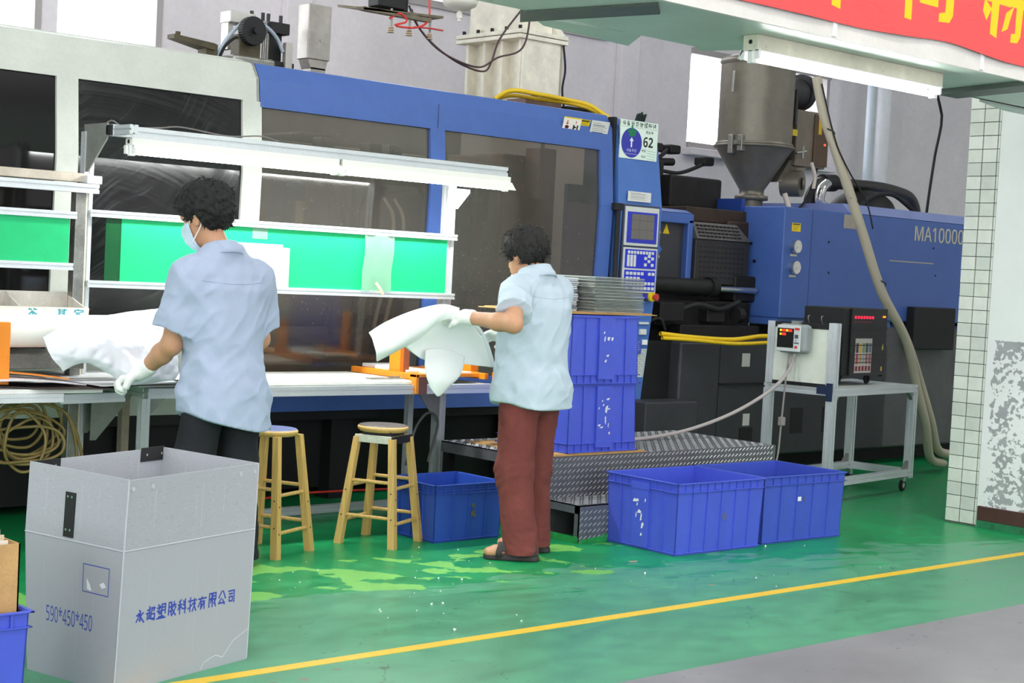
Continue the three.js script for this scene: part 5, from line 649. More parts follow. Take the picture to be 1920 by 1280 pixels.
// ================================================================ EQUIPMENT CART
{
  const F = [8.56, -6.33], yaw = 8 * Math.PI / 180; // own axes: +x along the front, -z away; front-left corner at the origin
  const t = local(thing('equipment_cart', 'aluminium-framed equipment cart on castors with a white side panel', 'cart', [F[0], 0, F[1]], yaw)); t.inWorld = false; const L = 1.25, D = .53, H = .78;
  part(t, 'cart_top', GM([214, 218, 208], .5, 0, .06, .5), bx(0, L, H - .02, H - .008, -D, 0));
  for (const z of [-.025, -D + .025]) { part(t, 'rail', ALU, alu([0, H - .03, z], [L, H - .03, z], .055)); part(t, 'rail', ALU, alu([0, .14, z], [L, .14, z], .05)); }
  for (const x of [.025, L - .025]) { part(t, 'rail', ALU, alu([x, H - .03, -D + .04], [x, H - .03, -.04], .05)); part(t, 'rail', ALU, alu([x, .14, -D + .04], [x, .14, -.04], .05)); for (const z of [-.025, -D + .025]) part(t, 'leg', ALU, alu([x, .1, z], [x, H - .05, z], .055)); }
  part(t, 'upper_post', ALU, alu([.03, H, -.03], [.03, 1.21, -.03], .06)); part(t, 'upper_post', ALU, alu([.03, H, -D + .03], [.03, 1.2, -D + .03], .055));
  part(t, 'white_panel', GM([226, 230, 216], .5, 0, .04, .5), bx(.012, .02, H + .0, 1.17, -D + .055, -.055)); part(t, 'panel_rail', BLACK, bx(.005, .03, 1.165, 1.2, -D + .055, -.06)); part(t, 'panel_rail', BLACK, bx(.005, .03, H - .01, H + .02, -D + .055, -.06));
  const web = (x, s, y, v, z) => plate([[x, y], [x + s * .06, y], [x, y + v * .06]], .03, 'z', z);
  part(t, 'corner_bracket', GUSSET, [web(.05, 1, H - .055, -1, -.04), web(L - .05, -1, H - .055, -1, -.04), web(L - .05, -1, .165, 1, -.04), web(.05, 1, .165, 1, -D + .01), web(L - .05, -1, .165, 1, -D + .01)]); part(t, 'corner_bracket', GM([24, 40, 74], .5, .1, .1, .2), [bx(-.012, .0, H - .09, H + .03, -.05, -.005), bx(-.012, 0, H - .045, H + .01, -.12, -.05)], 'dark blue corner joint');
  for (const x of [.05, L - .05]) for (const z of [-.05, -D + .05]) { const c = part(t, 'castor', RUBBER, [new THREE.TorusGeometry(.032, .012, 10, 24).translate(x, .044, z)]); part(c, 'castor_hub', CHROME, [cyl([x, .044, z - .012], [x, .044, z + .012], .02, .02, 16), bx(x - .018, x + .018, .07, .115, z - .02, z + .02, .004)]); }
  for (const [z, y] of [[-.22, 1.2], [-.12, 1.2]]) part(t, 'hook', STEEL, tube([[.02, y, z], [.0, y + .03, z], [.0, y + .05, z], [.02, y + .05, z]], .004, 10, 5));
  const own = (x, y, z) => { const v = V(x, y, z).applyAxisAngle(V(0, 1, 0), yaw); return [v.x + F[0], v.y, v.z + F[1]]; };
  const led = (c, k) => M(0x110000, .5, 0, { emissive: new THREE.Color(c), emissiveIntensity: k });
  const d = local(thing('timer_controller', 'grey controller box with red and yellow digit display on the white cart panel', 'controller', own(.0, 1.09, -.3), yaw)); d.inWorld = false;
  part(d, 'casing', GM([150, 156, 156], .5, 0, .06, .2), bx(-.1, -.004, -.095, .1, -.1, .13, .03)); part(d, 'fascia', M(0xd4d8d6, .4), bx(-.108, -.098, -.085, .09, -.09, .09, .012)); part(d, 'display', BLACKGLOSS, bx(-.111, -.107, -.06, .07, -.085, .04, .003));
  part(d, 'display_digits', led('#ff2a18', 2.2), [[.055, -.045], [.055, .0], [.03, -.045]].map(([y, z]) => bx(-.1125, -.111, y - .008, y + .008, z - .002, z + .026))); part(d, 'display_lamp', led('#cfd820', 1.6), [[.055, -.062], [.055, -.014], [.03, -.062]].map(([y, z]) => bx(-.1125, -.111, y - .007, y + .007, z - .004, z + .01))); part(d, 'control_marks', M(0x4a4e58, .5), [bx(-.11, -.107, .005, .03, .048, .074), bx(-.11, -.107, -.03, -.022, .046, .08), bx(-.11, -.107, -.015, -.002, .056, .06)]); part(d, 'red_button', M(0xd03a2c, .4), [bx(-.11, -.107, -.062, -.045, .05, .07, .002), bx(-.11, -.107, .06, .075, .046, .082)]);
  part(d, 'mount_clip', GUSSET, bx(-.03, .02, .095, .12, -.03, .03, .003));
  const h = local(thing('hot_runner_controller', 'black wire-fronted controller with red digits standing on the cart', 'controller', own(.68, H - .008, -.27), yaw)); h.inWorld = false;
  part(h, 'case', BLACK, bx(-.3, .3, .07, .54, -.2, .12, .008)); part(h, 'front_frame', M(0x1b1b1d, .5), [bx(-.22, .3, .07, .54, .12, .135, .004), ...[.16, .28, .4].map((y) => bx(-.21, .29, y, y + .006, .135, .14))]);
  part(h, 'digit_display', led('#ff1c3c', 2.4), [0, 1, 2, 3, 4, 5, 6].map((i) => bx(-.19 + i * .042, -.166 + i * .042, .468, .486, .1355, .1375))); part(h, 'amber_display', led('#ff8a10', 2.4), bx(.225, .265, .478, .49, .1355, .138)); part(h, 'digit_display', M(0x8a2a2a, .5), [0, 1, 2, 3, 4, 5].map((i) => bx(-.19 + i * .042, -.17 + i * .042, .44, .45, .1355, .137)), 'unlit digit row');
  part(h, 'front_label', M(0xffffff, .5, 0, { map: canvasTex(256, 300, (c) => { c.fillStyle = '#b9b6b0'; c.fillRect(0, 0, 256, 300); for (let i = 0; i < 5; i++) { c.fillStyle = ['#3c2a30', '#c9a04a', '#6f8a5c', '#394048', '#5a6a74'][i]; c.fillRect(8 + i * 50, 40, 40, 84); c.fillStyle = ['#a5485a', '#dd9248', '#7fb0b8', '#b05a62', '#a8565e'][i]; c.fillRect(12 + i * 50, 132, 34, 92); c.fillStyle = '#7a1824'; c.fillRect(10 + i * 50, 240, 36, 44); } }) }), bx(-.16, .08, .09, .33, .135, .139));
  for (const y of [.36, .39, .42, .22, .19]) part(h, 'grille_wire', DARKSTEEL, cyl([-.21, y, .142], [.29, y, .142], .0022, .0022, 6)); for (const x of [-.25, .18]) for (const z of [.06, -.16]) part(h, 'wheel', RUBBER, new THREE.TorusGeometry(.026, .012, 10, 20).translate(x, .04, z));
  part(h, 'fuse_marks', M(0xc9b04a, .5), [bx(.24, .255, .25, .29, .135, .138), bx(.235, .25, .1, .13, .135, .138)]);
  single('control_cable', 'pale grey cable sagging from the cart controller across to the crate stack', 'cable', GM([176, 166, 164], .5, 0, .05, .3), tube([own(-.05, .99, -.28), own(-.06, .9, -.3), [8.3, .78, -6.6], [8.0, .62, -6.65], [7.6, .5, -6.7], [7.2, .45, -6.72], [6.8, .444, -6.72], [6.66, .444, -6.7]], .012, 60, 8));
  single('power_cord', 'thin grey cord with a plug hanging from the cart controller to the floor', 'cable', GM([150, 142, 138], .5, 0, .05, .3), [tube([own(-.05, .99, -.32), own(-.06, .8, -.33), own(-.07, .5, -.34), own(-.09, .3, -.34), own(-.16, .12, -.34)], .007, 40, 6), bx(8.42, 8.46, .5, .56, -6.67, -6.63, .008)]);
  single('cart_cable', 'beige cable curving from the black controller up behind the hose', 'cable', GM([128, 120, 108], .6, 0, .05, .3), tube([own(.97, .84, -.16), own(1.02, .84, -.2), own(1.06, .9, -.28), own(1.08, 1.05, -.45), own(1.1, 1.2, -.6)], .013, 30, 8));
}
single('yellow_cable', 'pair of yellow cables running low along the machine to the cart', 'cable', YELLOWHOSE, [tube([[8.2, 1.06, -7.58], [8.5, 1.04, -7.55], [8.9, 1.03, -7.5], [9.2, 1.06, -7.4], [9.3, 1.0, -7.3]], .016, 30, 8), tube([[8.2, 1.03, -7.56], [8.5, 1.02, -7.53], [8.9, 1.0, -7.48], [9.25, 1.02, -7.38]], .014, 30, 8)]);
{
  const HOSE = GM([188, 178, 158], .5, 0, .08, .25), t = thing('dryer_hose', 'pair of beige ribbed material hoses sweeping down from the hopper to the floor', 'hose', [9.8, 0, -7.1]);
  const a = [[9.5, 3.0, -7.35], [9.55, 2.72, -7.3], [9.66, 2.35, -7.2], [9.83, 1.88, -7.1], [10.05, 1.44, -7.05], [10.4, 1.05, -7.03], [10.56, .7, -7.02], [10.68, .42, -7.0], [10.85, .14, -7.05], [11.2, .06, -7.15]];
  part(t, 'hose', HOSE, tube(a, .036, 120, 10)); part(t, 'hose', HOSE, tube(a.map(([x, y, z], i) => [x + (i < 6 ? .045 : .1 + .02 * (i - 6)) , y + (i > 7 ? .06 : .01), z - .03]), .036, 120, 10));
  part(t, 'strap', BLACK, [[9.58, 2.6, -7.28], [9.75, 2.1, -7.16], [10.03, 1.5, -7.06]].map(([x, y, z]) => tube([[x - .045, y + .02, z + .03], [x + .02, y, z + .045], [x + .09, y - .02, z + .0]], .005, 10, 5))); part(t, 'signal_cable', BLACK, tube([[9.5, 2.95, -7.3], [9.6, 2.5, -7.2], [9.7, 2.3, -7.14], [9.84, 2.1, -7.08], [9.9, 1.9, -7.05]], .006, 30, 5));
}
// ================================================================ FOREGROUND
{
  const face = (w, h, draw) => canvasTex(w, h, (c) => { c.fillStyle = '#a4a5ab'; c.fillRect(0, 0, w, h); for (let x = 0; x < w; x += 4) { c.fillStyle = `rgba(${x % 8 ? '255,255,255' : '90,90,100'},.035)`; c.fillRect(x, 0, 2, h); } let q = 5; const r = () => { q = (q * 1664525 + 1013904223) >>> 0; return q / 4294967296; }; for (let i = 0; i < 900; i++) { c.fillStyle = r() > .5 ? 'rgba(255,255,255,.05)' : 'rgba(60,60,70,.05)'; c.fillRect(r() * w, r() * h, 3 + r() * 10, 2 + r() * 4); } for (let i = 0; i < 4; i++) { c.fillStyle = 'rgba(236,236,242,.22)'; const x = r() * w; c.fillRect(x, r() * h * .4, 2, h * (.3 + r() * .5)); } draw(c, w, h); });
  const INK = '#2b3f9c';
  const right = face(1024, 768, (c, w, h) => { c.strokeStyle = INK; [...'永超塑胶科技有限公司'].forEach((ch, i) => glyph(c, ch, 116 + i * 79, 330, 66, 84, 9.5)); c.strokeStyle = 'rgba(238,238,244,.75)'; c.lineWidth = 3; c.beginPath(); c.moveTo(640, 768); c.lineTo(670, 725); c.lineTo(760, 700); c.lineTo(820, 722); c.lineTo(900, 640); c.lineTo(1024, 590); c.stroke(); });
  const front = face(768, 768, (c, w, h) => { c.fillStyle = INK; c.save(); c.translate(170, 470); c.scale(.62, 1.15); c.font = '104px sans-serif'; c.fillText('590*450*450', 0, 0); c.restore(); c.strokeStyle = INK; c.lineWidth = 5; c.strokeRect(470, 110, 200, 150); c.fillStyle = 'rgba(232,232,236,.9)'; c.beginPath(); c.moveTo(505, 245); c.lineTo(497, 185); c.lineTo(525, 215); c.lineTo(540, 250); c.fill(); c.beginPath(); c.moveTo(600, 205); c.lineTo(630, 188); c.lineTo(652, 212); c.lineTo(620, 225); c.fill(); });
  const plain = face(512, 256, () => { }), m = (t) => M(0xffffff, .5, 0, { map: t });
  const t = local(thing('grey_plastic_box', 'open grey corrugated plastic box with blue printing standing at lower left', 'box', [2.479, 0, -4.626], 15 * Math.PI / 180)); t.inWorld = false;
  // own axes: the bottom corner towards the viewer at the origin, +x to the right, -z to the left and back; the box has sagged a little open
  const Y = .464, T = .7, k = .006, A0 = [0, 0], R0 = [.64, -.008], L0 = [.015, -.443], B0 = [.66, -.452], A1 = [.03, -.01], R1 = [.69, -.04], L1 = [.05, -.52], B1 = [.715, -.555], A2 = [.034, -.002], R2 = [.72, -.062], L2 = [.08, -.544], B2 = [.766, -.6];
  const wall = (name, mat, p, q, y0, P, Q, y1, label) => part(t, name, mat, gridSlab(p, q, y0, P, Q, y1, k), label);
  function unit2(a, b) { const x = b[0] - a[0], z = b[1] - a[1], l = Math.hypot(x, z); return [x / l, z / l]; }
  wall('wall_panel', m(right), A0, R0, .002, A1, R1, Y, 'right face printed with a row of blue characters'); wall('wall_panel', m(front), L0, A0, .002, L1, A1, Y, 'left face printed with blue numbers'); wall('wall_panel', m(plain), R0, B0, .002, R1, B1, Y); wall('wall_panel', m(plain), B0, L0, .002, B1, L1, Y);
  part(t, 'bottom_panel', m(plain), hexa([A0, R0, B0, L0].map(([x, z]) => [x, 0, z]), [A0, R0, B0, L0].map(([x, z]) => [x, .006, z])));
  wall('flap', m(plain), A1, R1, Y + .003, A2, R2, T); wall('flap', m(plain), L1, A1, Y + .003, L2, A2, T + .002); wall('flap', m(plain), R1, B1, Y + .003, R2, B2, T + .001); wall('flap', m(plain), B1, L1, Y + .003, B2, L2, T);
  const at = (p, y) => [p[0], y, p[1]]; part(t, 'crease', M(0xb4b5bb, .5), [tube([at(A1, Y), at(R1, Y)], .003, 1, 8), tube([at(L1, Y), at(A1, Y)], .003, 1, 8), tube([at(A0, 0.004), at(A1, Y), at(A2, T)], .0032, 8, 8), tube([at(R0, .004), at(R1, Y), at(R2, T)], .0025, 8, 8)]);
  const on = (p, q, P, Q, s, y, o) => { const u = (y - Y) / (T - Y), a = [p[0] + (P[0] - p[0]) * u, p[1] + (P[1] - p[1]) * u], b = [q[0] + (Q[0] - q[0]) * u, q[1] + (Q[1] - q[1]) * u], d = unit2(a, b); return [a[0] + (b[0] - a[0]) * s - d[1] * o, y, a[1] + (b[1] - a[1]) * s + d[0] * o]; };
  part(t, 'rivet', M(0xb9bac0, .4), [.03, .17, .85, .97].map((s) => cyl(on(A1, R1, A2, R2, s, T - .03, -.001), on(A1, R1, A2, R2, s, T - .03, .003), .008, .008, 14)));
  const strip = (p, q, P, Q, s0, s1, y0, y1, o) => hexa([on(p, q, P, Q, s0, y0, o + .003), on(p, q, P, Q, s1, y0, o + .003), on(p, q, P, Q, s1, y0, o), on(p, q, P, Q, s0, y0, o)], [on(p, q, P, Q, s0, y1, o + .003), on(p, q, P, Q, s1, y1, o + .003), on(p, q, P, Q, s1, y1, o), on(p, q, P, Q, s0, y1, o)]);
  part(t, 'black_strip', BLACK, strip(L1, A1, L2, A2, .4, .5, Y + .01, T - .075, .001), 'riveted black reinforcing strip'); part(t, 'strip_rivet', CHROME, [[.43, Y + .035], [.47, Y + .035], [.43, T - .09], [.47, T - .09]].map(([s, y]) => cyl(on(L1, A1, L2, A2, s, y, .002), on(L1, A1, L2, A2, s, y, .0065), .0045, .0045, 10)));
  part(t, 'corner_strip', BLACK, strip(B1, L1, B2, L2, -.0, .19, T - .045, T + .006, -.0105)); part(t, 'corner_strip', BLACK, strip(B1, L1, B2, L2, .8, 1.0, T - .045, T + .002, -.0105)); part(t, 'strip_rivet', CHROME, [.03, .15, .84].map((s) => cyl(on(B1, L1, B2, L2, s, T - .02, -.0105), on(B1, L1, B2, L2, s, T - .02, -.015), .005, .005, 10)));
}
{
  crate('blue crate at the lower left edge holding a brown cardboard box', .6, .5, .345, BLUE1, [1.82, 0, -4.72], 0, { ribs: 5, ribsShort: 4 });
  const t = thing('cardboard_box', 'brown cardboard box full of paper sheets standing in the blue crate at lower left', 'box', [1.83, .012, -4.72]);
  part(t, 'box_wall', CARDBOARD, [bx(1.57, 2.09, .014, .545, -4.525, -4.52), bx(1.57, 2.09, .014, .545, -4.93, -4.925), bx(1.57, 1.575, .014, .545, -4.93, -4.52), bx(2.085, 2.09, .014, .545, -4.93, -4.52), bx(1.57, 2.09, .012, .018, -4.93, -4.52)]);
  const tops = [0xe2d8c8, 0xcbb79a, 0xd8cfc4, 0xbfa582].map((c) => M(c, .8)); const g = bx(-.24, .24, 0, .42, -.003, .003);
  for (let i = 0; i < 12; i++) { const m = single('card_sheet', 'upright card sheet in the cardboard box at lower left, ' + (i ? i + 1 + (i === 1 ? 'nd' : i === 2 ? 'rd' : 'th') : 'first') + ' from the front', 'sheet', tops[i % 4], g, 'card sheets in the cardboard box'); m.position.set(1.83, .13 + .012 * ((i * 5) % 4), -4.54 - .03 * i); m.rotation.x = -.06; m.rotation.y = (rnd() - .5) * .02; }
}
{ // bits of plastic litter on the floor
  const bits = [], c = M(0xe8ece8, .6); for (let i = 0; i < 90; i++) { const x = 3.9 + 3.2 * rnd() ** 1.0, z = -6.3 + 1.3 * rnd() + (i % 3 ? 0 : .3), s = .002 + .007 * rnd() ** 3; bits.push(new THREE.TetrahedronGeometry(s).rotateX(rnd() * 3).rotateY(rnd() * 3).translate(x, s * .5, z)); }
  single('plastic_litter', 'scattered white plastic crumbs on the green floor', 'litter', c, bits).userData.kind = 'stuff';
}
// ================================================================ PEOPLE: bodies and clothes meshed from distance fields
const smin = (a, b, k) => { const h = Math.max(k - Math.abs(a - b), 0) / k; return Math.min(a, b) - h * h * k * .25; };
const len = Math.hypot;
function cap(a, b, ra, rb) { const bx_ = b[0] - a[0], by = b[1] - a[1], bz = b[2] - a[2], L = bx_ * bx_ + by * by + bz * bz; return (x, y, z) => { const px = x - a[0], py = y - a[1], pz = z - a[2], h = Math.max(0, Math.min(1, (px * bx_ + py * by + pz * bz) / L)); return len(px - bx_ * h, py - by * h, pz - bz * h) - (ra + (rb - ra) * h); }; }
function ell(c, r) { return (x, y, z) => { const px = x - c[0], py = y - c[1], pz = z - c[2], k0 = len(px / r[0], py / r[1], pz / r[2]), k1 = len(px / r[0] ** 2, py / r[1] ** 2, pz / r[2] ** 2); return k1 < 1e-9 ? -Math.min(...r) : k0 * (k0 - 1) / k1; }; }
function blend(k, fs) { return (x, y, z) => { let d = fs[0](x, y, z); for (let i = 1; i < fs.length; i++) d = smin(d, fs[i](x, y, z), k); return d; }; }
function placed(f, at, rx = 0, ry = 0, rz = 0, s = 1) { const m = new THREE.Matrix4().compose(V(...at), new THREE.Quaternion().setFromEuler(new THREE.Euler(rx, ry, rz, 'YXZ')), V(s, s, s)).invert().elements; return (x, y, z) => f(m[0] * x + m[4] * y + m[8] * z + m[12], m[1] * x + m[5] * y + m[9] * z + m[13], m[2] * x + m[6] * y + m[10] * z + m[14]) * s; }
// torso-like solid: rows of [height, half width, half depth, z of the middle, x of the middle]
function rows(R) { return (x, y, z) => { let i = 0; while (i < R.length - 2 && y > R[i + 1][0]) i++; const a = R[i], b = R[i + 1]; let t = (y - a[0]) / (b[0] - a[0]); t = Math.max(0, Math.min(1, t)); t = t * t * (3 - 2 * t) * .5 + t * .5; const w = a[1] + (b[1] - a[1]) * t, d = a[2] + (b[2] - a[2]) * t, cz = a[3] + (b[3] - a[3]) * t, cx = (a[4] || 0) + ((b[4] || 0) - (a[4] || 0)) * t; const px = (x - cx) / w, pz = (z - cz) / d, q = Math.sqrt(Math.sqrt(px ** 4 + pz ** 4) * .35 + (px * px + pz * pz) * .65 + 1e-9), e = (q - 1) * Math.min(w, d); const top = y - R[R.length - 1][0], bot = R[0][0] - y; return Math.max(e, top, bot); }; }
function mesh(f, lo, hi, c) { // surface nets on a grid of cell c, skipping blocks far from the surface
  const n = [0, 1, 2].map((k) => Math.ceil((hi[k] - lo[k]) / c) + 2), [nx, ny, nz] = n, val = new Float32Array(nx * ny * nz).fill(9), B = 4, at = (i, j, k) => (k * ny + j) * nx + i;
  for (let k = 0; k < nz; k += B) for (let j = 0; j < ny; j += B) for (let i = 0; i < nx; i += B) {
    const m = f(lo[0] + (i + B / 2) * c, lo[1] + (j + B / 2) * c, lo[2] + (k + B / 2) * c), far = Math.abs(m) > c * B * 1.6 + .02;
    for (let kk = k; kk < Math.min(nz, k + B); kk++) for (let jj = j; jj < Math.min(ny, j + B); jj++) for (let ii = i; ii < Math.min(nx, i + B); ii++) val[at(ii, jj, kk)] = far ? m : f(lo[0] + ii * c, lo[1] + jj * c, lo[2] + kk * c);
  }
  const id = new Int32Array(nx * ny * nz).fill(-1), pos = [], E = [[0, 1], [2, 3], [4, 5], [6, 7], [0, 2], [1, 3], [4, 6], [5, 7], [0, 4], [1, 5], [2, 6], [3, 7]];
  for (let k = 0; k < nz - 1; k++) for (let j = 0; j < ny - 1; j++) for (let i = 0; i < nx - 1; i++) {
    const v = []; let m = 0; for (let q = 0; q < 8; q++) { const d = val[at(i + (q & 1), j + (q >> 1 & 1), k + (q >> 2))]; v.push(d); if (d < 0) m++; } if (!m || m === 8) continue;
    let x = 0, y = 0, z = 0, s = 0; for (const [a, b] of E) if ((v[a] < 0) !== (v[b] < 0)) { const t = v[a] / (v[a] - v[b]); x += (a & 1) + ((b & 1) - (a & 1)) * t; y += (a >> 1 & 1) + ((b >> 1 & 1) - (a >> 1 & 1)) * t; z += (a >> 2) + ((b >> 2) - (a >> 2)) * t; s++; }
    id[at(i, j, k)] = pos.length / 3; pos.push(lo[0] + (i + x / s) * c, lo[1] + (j + y / s) * c, lo[2] + (k + z / s) * c);
  }
  const ix = [], quad = (a, b, d, e, flip) => { if (a < 0 || b < 0 || d < 0 || e < 0) return; flip ? ix.push(a, d, b, a, e, d) : ix.push(a, b, d, a, d, e); };
  for (let k = 1; k < nz - 1; k++) for (let j = 1; j < ny - 1; j++) for (let i = 1; i < nx - 1; i++) {
    const s = val[at(i, j, k)] < 0;
    if (s !== val[at(i + 1, j, k)] < 0) quad(id[at(i, j - 1, k - 1)], id[at(i, j, k - 1)], id[at(i, j, k)], id[at(i, j - 1, k)], !s);
    if (s !== val[at(i, j + 1, k)] < 0) quad(id[at(i - 1, j, k - 1)], id[at(i - 1, j, k)], id[at(i, j, k)], id[at(i, j, k - 1)], !s);
    if (s !== val[at(i, j, k + 1)] < 0) quad(id[at(i - 1, j - 1, k)], id[at(i, j - 1, k)], id[at(i, j, k)], id[at(i - 1, j, k)], !s);
  }
  const g = new THREE.BufferGeometry(); g.setAttribute('position', new THREE.Float32BufferAttribute(pos, 3)); g.setIndex(ix); g.computeVertexNormals();
  const uv = new Float32Array(pos.length / 3 * 2); for (let i = 0; i < pos.length / 3; i++) { uv[i * 2] = pos[i * 3] + pos[i * 3 + 2] * .6; uv[i * 2 + 1] = pos[i * 3 + 1]; } g.setAttribute('uv', new THREE.BufferAttribute(uv, 2)); return g;
}
const add = (a, b, s = 1) => a.map((q, i) => q + b[i] * s), mix = (a, b, t) => a.map((q, i) => q + (b[i] - q) * t), sub = (a, b) => a.map((q, i) => q - b[i]), unit = (a) => { const l = len(...a); return a.map((q) => q / l); }, cross = (a, b) => [a[1] * b[2] - a[2] * b[1], a[2] * b[0] - a[0] * b[2], a[0] * b[1] - a[1] * b[0]];
// head in its own axes: looks along -z, chin near y = -.115, crown near y = +.115
const HEAD = blend(.03, [ell([0, .03, .012], [.074, .088, .094]), ell([0, -.03, -.026], [.06, .075, .06]), ell([0, -.085, -.055], [.034, .028, .03]), cap([0, -.005, -.088], [0, -.036, -.104], .009, .012), ell([0, -.066, -.084], [.02, .008, .012]), ell([0, .024, -.08], [.05, .012, .012])]);
const FACE = (() => { const ears = blend(.006, [ell([-.078, -.012, .008], [.01, .032, .02]), ell([.078, -.012, .008], [.01, .032, .02])]), dentL = ell([-.031, .002, -.088], [.017, .011, .014]), dentR = ell([.031, .002, -.088], [.017, .011, .014]), conc = blend(.004, [ell([-.088, -.012, .004], [.006, .019, .011]), ell([.088, -.012, .004], [.006, .019, .011])]); return (x, y, z) => Math.max(smin(HEAD(x, y, z), ears(x, y, z), .012), -dentL(x, y, z), -dentR(x, y, z), -conc(x, y, z)); })();
// a gloved hand: wrist point, pointing direction, palm normal; fingers curl towards the palm normal
function hand(w, dir, nrm, side, curl, spread = .12) {
  dir = unit(dir); let across = unit(cross(dir, nrm)); nrm = unit(cross(across, dir)); if (side < 0) across = across.map((q) => -q);
  const P = (a, b, c) => [0, 1, 2].map((i) => w[i] + across[i] * a + dir[i] * b + nrm[i] * c), fs = [];
  const palm = blend(.025, [cap(P(-.022, .03, 0), P(-.028, .085, 0), .019, .017), cap(P(.0, .02, 0), P(0, .092, 0), .02, .018), cap(P(.024, .025, 0), P(.028, .085, 0), .019, .016), cap(P(0, -.03, 0), P(0, .02, 0), .028, .026)]);
  [[-.03, .088, .066, .0095], [-.01, .095, .076, .0102], [.011, .093, .072, .0098], [.031, .084, .056, .0086]].forEach(([a, b, L, r], i) => {
    let p = P(a, b, 0), t = curl * (.5 + .06 * i), s = (i - 1.5) * spread * .5; const seg = [.45, .32, .25]; seg.forEach((k, j) => { const q = add(p, [0, 1, 2].map((n) => (dir[n] * Math.cos(t) + nrm[n] * Math.sin(t)) * Math.cos(s) + across[n] * Math.sin(s)), L * k * 1.05); fs.push(cap(p, q, r * (1 - .06 * j), r * (.94 - .06 * j))); p = q; t += curl * .75; });
  });
  { let p = P(-.026, .025, .006), q = P(-.052, .055, .018), e = P(-.054, .083, .032 + .012 * curl); fs.push(blend(.01, [cap(p, q, .0145, .012), cap(q, e, .012, .0095)])); }
  const fingers = (x, y, z) => { let d = 9; for (const f of fs) d = Math.min(d, f(x, y, z)); return d; };
  return (x, y, z) => smin(palm(x, y, z), fingers(x, y, z), .007);
}
const SKIN = (() => { const m = GM([198, 146, 112], .55, 0, .05, .2); return m; })(), HAIR = M(0x100e0d, .78), PALESHIRT = (r) => { const t = pixelTex(256, 256, (u, v) => { const k = 1 + .05 * (n128(u, v) - .5) + .03 * (cloud(u, v) - .5); return r.map((c) => Math.min(255, c * k)); }); t.repeat.set(5, 5); return M(0xffffff, .85, 0, { map: t }); };
function wrinkle(x, y, z, amp, sx = 7, sy = 2.6) { const a = fbm(x * sx + z * 3, y * sy, z * sx, 2), b = 1 - Math.abs(noise.noise(x * sx * .9 + y * 3.5, y * sy * .8, z * 6 + 3)) * 2.4, c = 1 - Math.abs(noise.noise(x * 11 - y * 9, y * 7, z * 9 + 8)) * 3; return amp * (a * 1.3 - Math.max(0, b - .25) * .75 - Math.max(0, c) * .28); }
function person(label, pos, J) { // J: joints in the person's own axes, facing -z
  const t = local(thing('person', label, 'person', pos)); t.inWorld = false; t.J = J;
  const sh = J.shirtRows, legs = (k, r) => blend(.03, [cap(J.hip[k], J.knee[k], r[0], r[1]), cap(J.knee[k], J.ankle[k], r[1], r[2])]);
  const headAt = (f) => placed(f, J.head, J.headTilt[0], J.headTilt[1], J.headTilt[2] || 0, J.headScale);
  const arm = (k, ra) => blend(.02, [cap(J.shoulder[k], J.elbow[k], ra[0], ra[1]), cap(J.elbow[k], mix(J.elbow[k], J.wrist[k], .35), ra[1] * 1.0, ra[1] * 1.02), cap(mix(J.elbow[k], J.wrist[k], .35), J.wrist[k], ra[1] * 1.02, ra[2])]);
  const foot = (k) => { const a = J.ankle[k], d = J.footDir[k]; return blend(.03, [cap(add(a, [0, -.02, 0]), add(a, [-d[0] * .045, .0 - a[1] + .045, -d[1] * .045]), .038, .032), cap(add(a, [0, -a[1] + .05, 0]), add(a, [d[0] * .13, -a[1] + .042, d[1] * .13]), .036, .03), ...[0, 1, 2, 3, 4].map((i) => { const s = (i - 2) * .016, p = [d[1] * s, 0, -d[0] * s]; return cap(add(add(a, [d[0] * .125, -a[1] + .04, d[1] * .125]), p), add(add(a, [d[0] * (.178 - .006 * Math.abs(i - 1.5)), -a[1] + .034, d[1] * (.178 - .006 * Math.abs(i - 1.5))]), p), .0115, .0105); })]); };
  const trunk = rows([[J.hip[0][1] - .02, .14, .09, 0, 0], ...sh.filter((q) => q[0] > J.hip[0][1] + .1).map(([y, w, d, z, x]) => [y, w - .03, d - .026, z, x])]), body = blend(.035, [trunk, cap(J.neck[0], J.neck[1], .058, .054), arm(0, J.armR), arm(1, J.armR), legs(0, [.075, .05, .036]), legs(1, [.075, .05, .036]), foot(0), foot(1), ...[0, 1].map((k) => cap(J.wrist[k], add(J.wrist[k], unit(J.handDir[k]), .07), .026, .022))]);
  const head = headAt(FACE), whole = (x, y, z) => smin(body(x, y, z), head(x, y, z), .02);
  part(t, 'body', SKIN, mesh(whole, [-.5, -.02, -.62], [.5, 1.85, .5], .0085));
  t.headAt = headAt; t.foot = foot; return t;
}
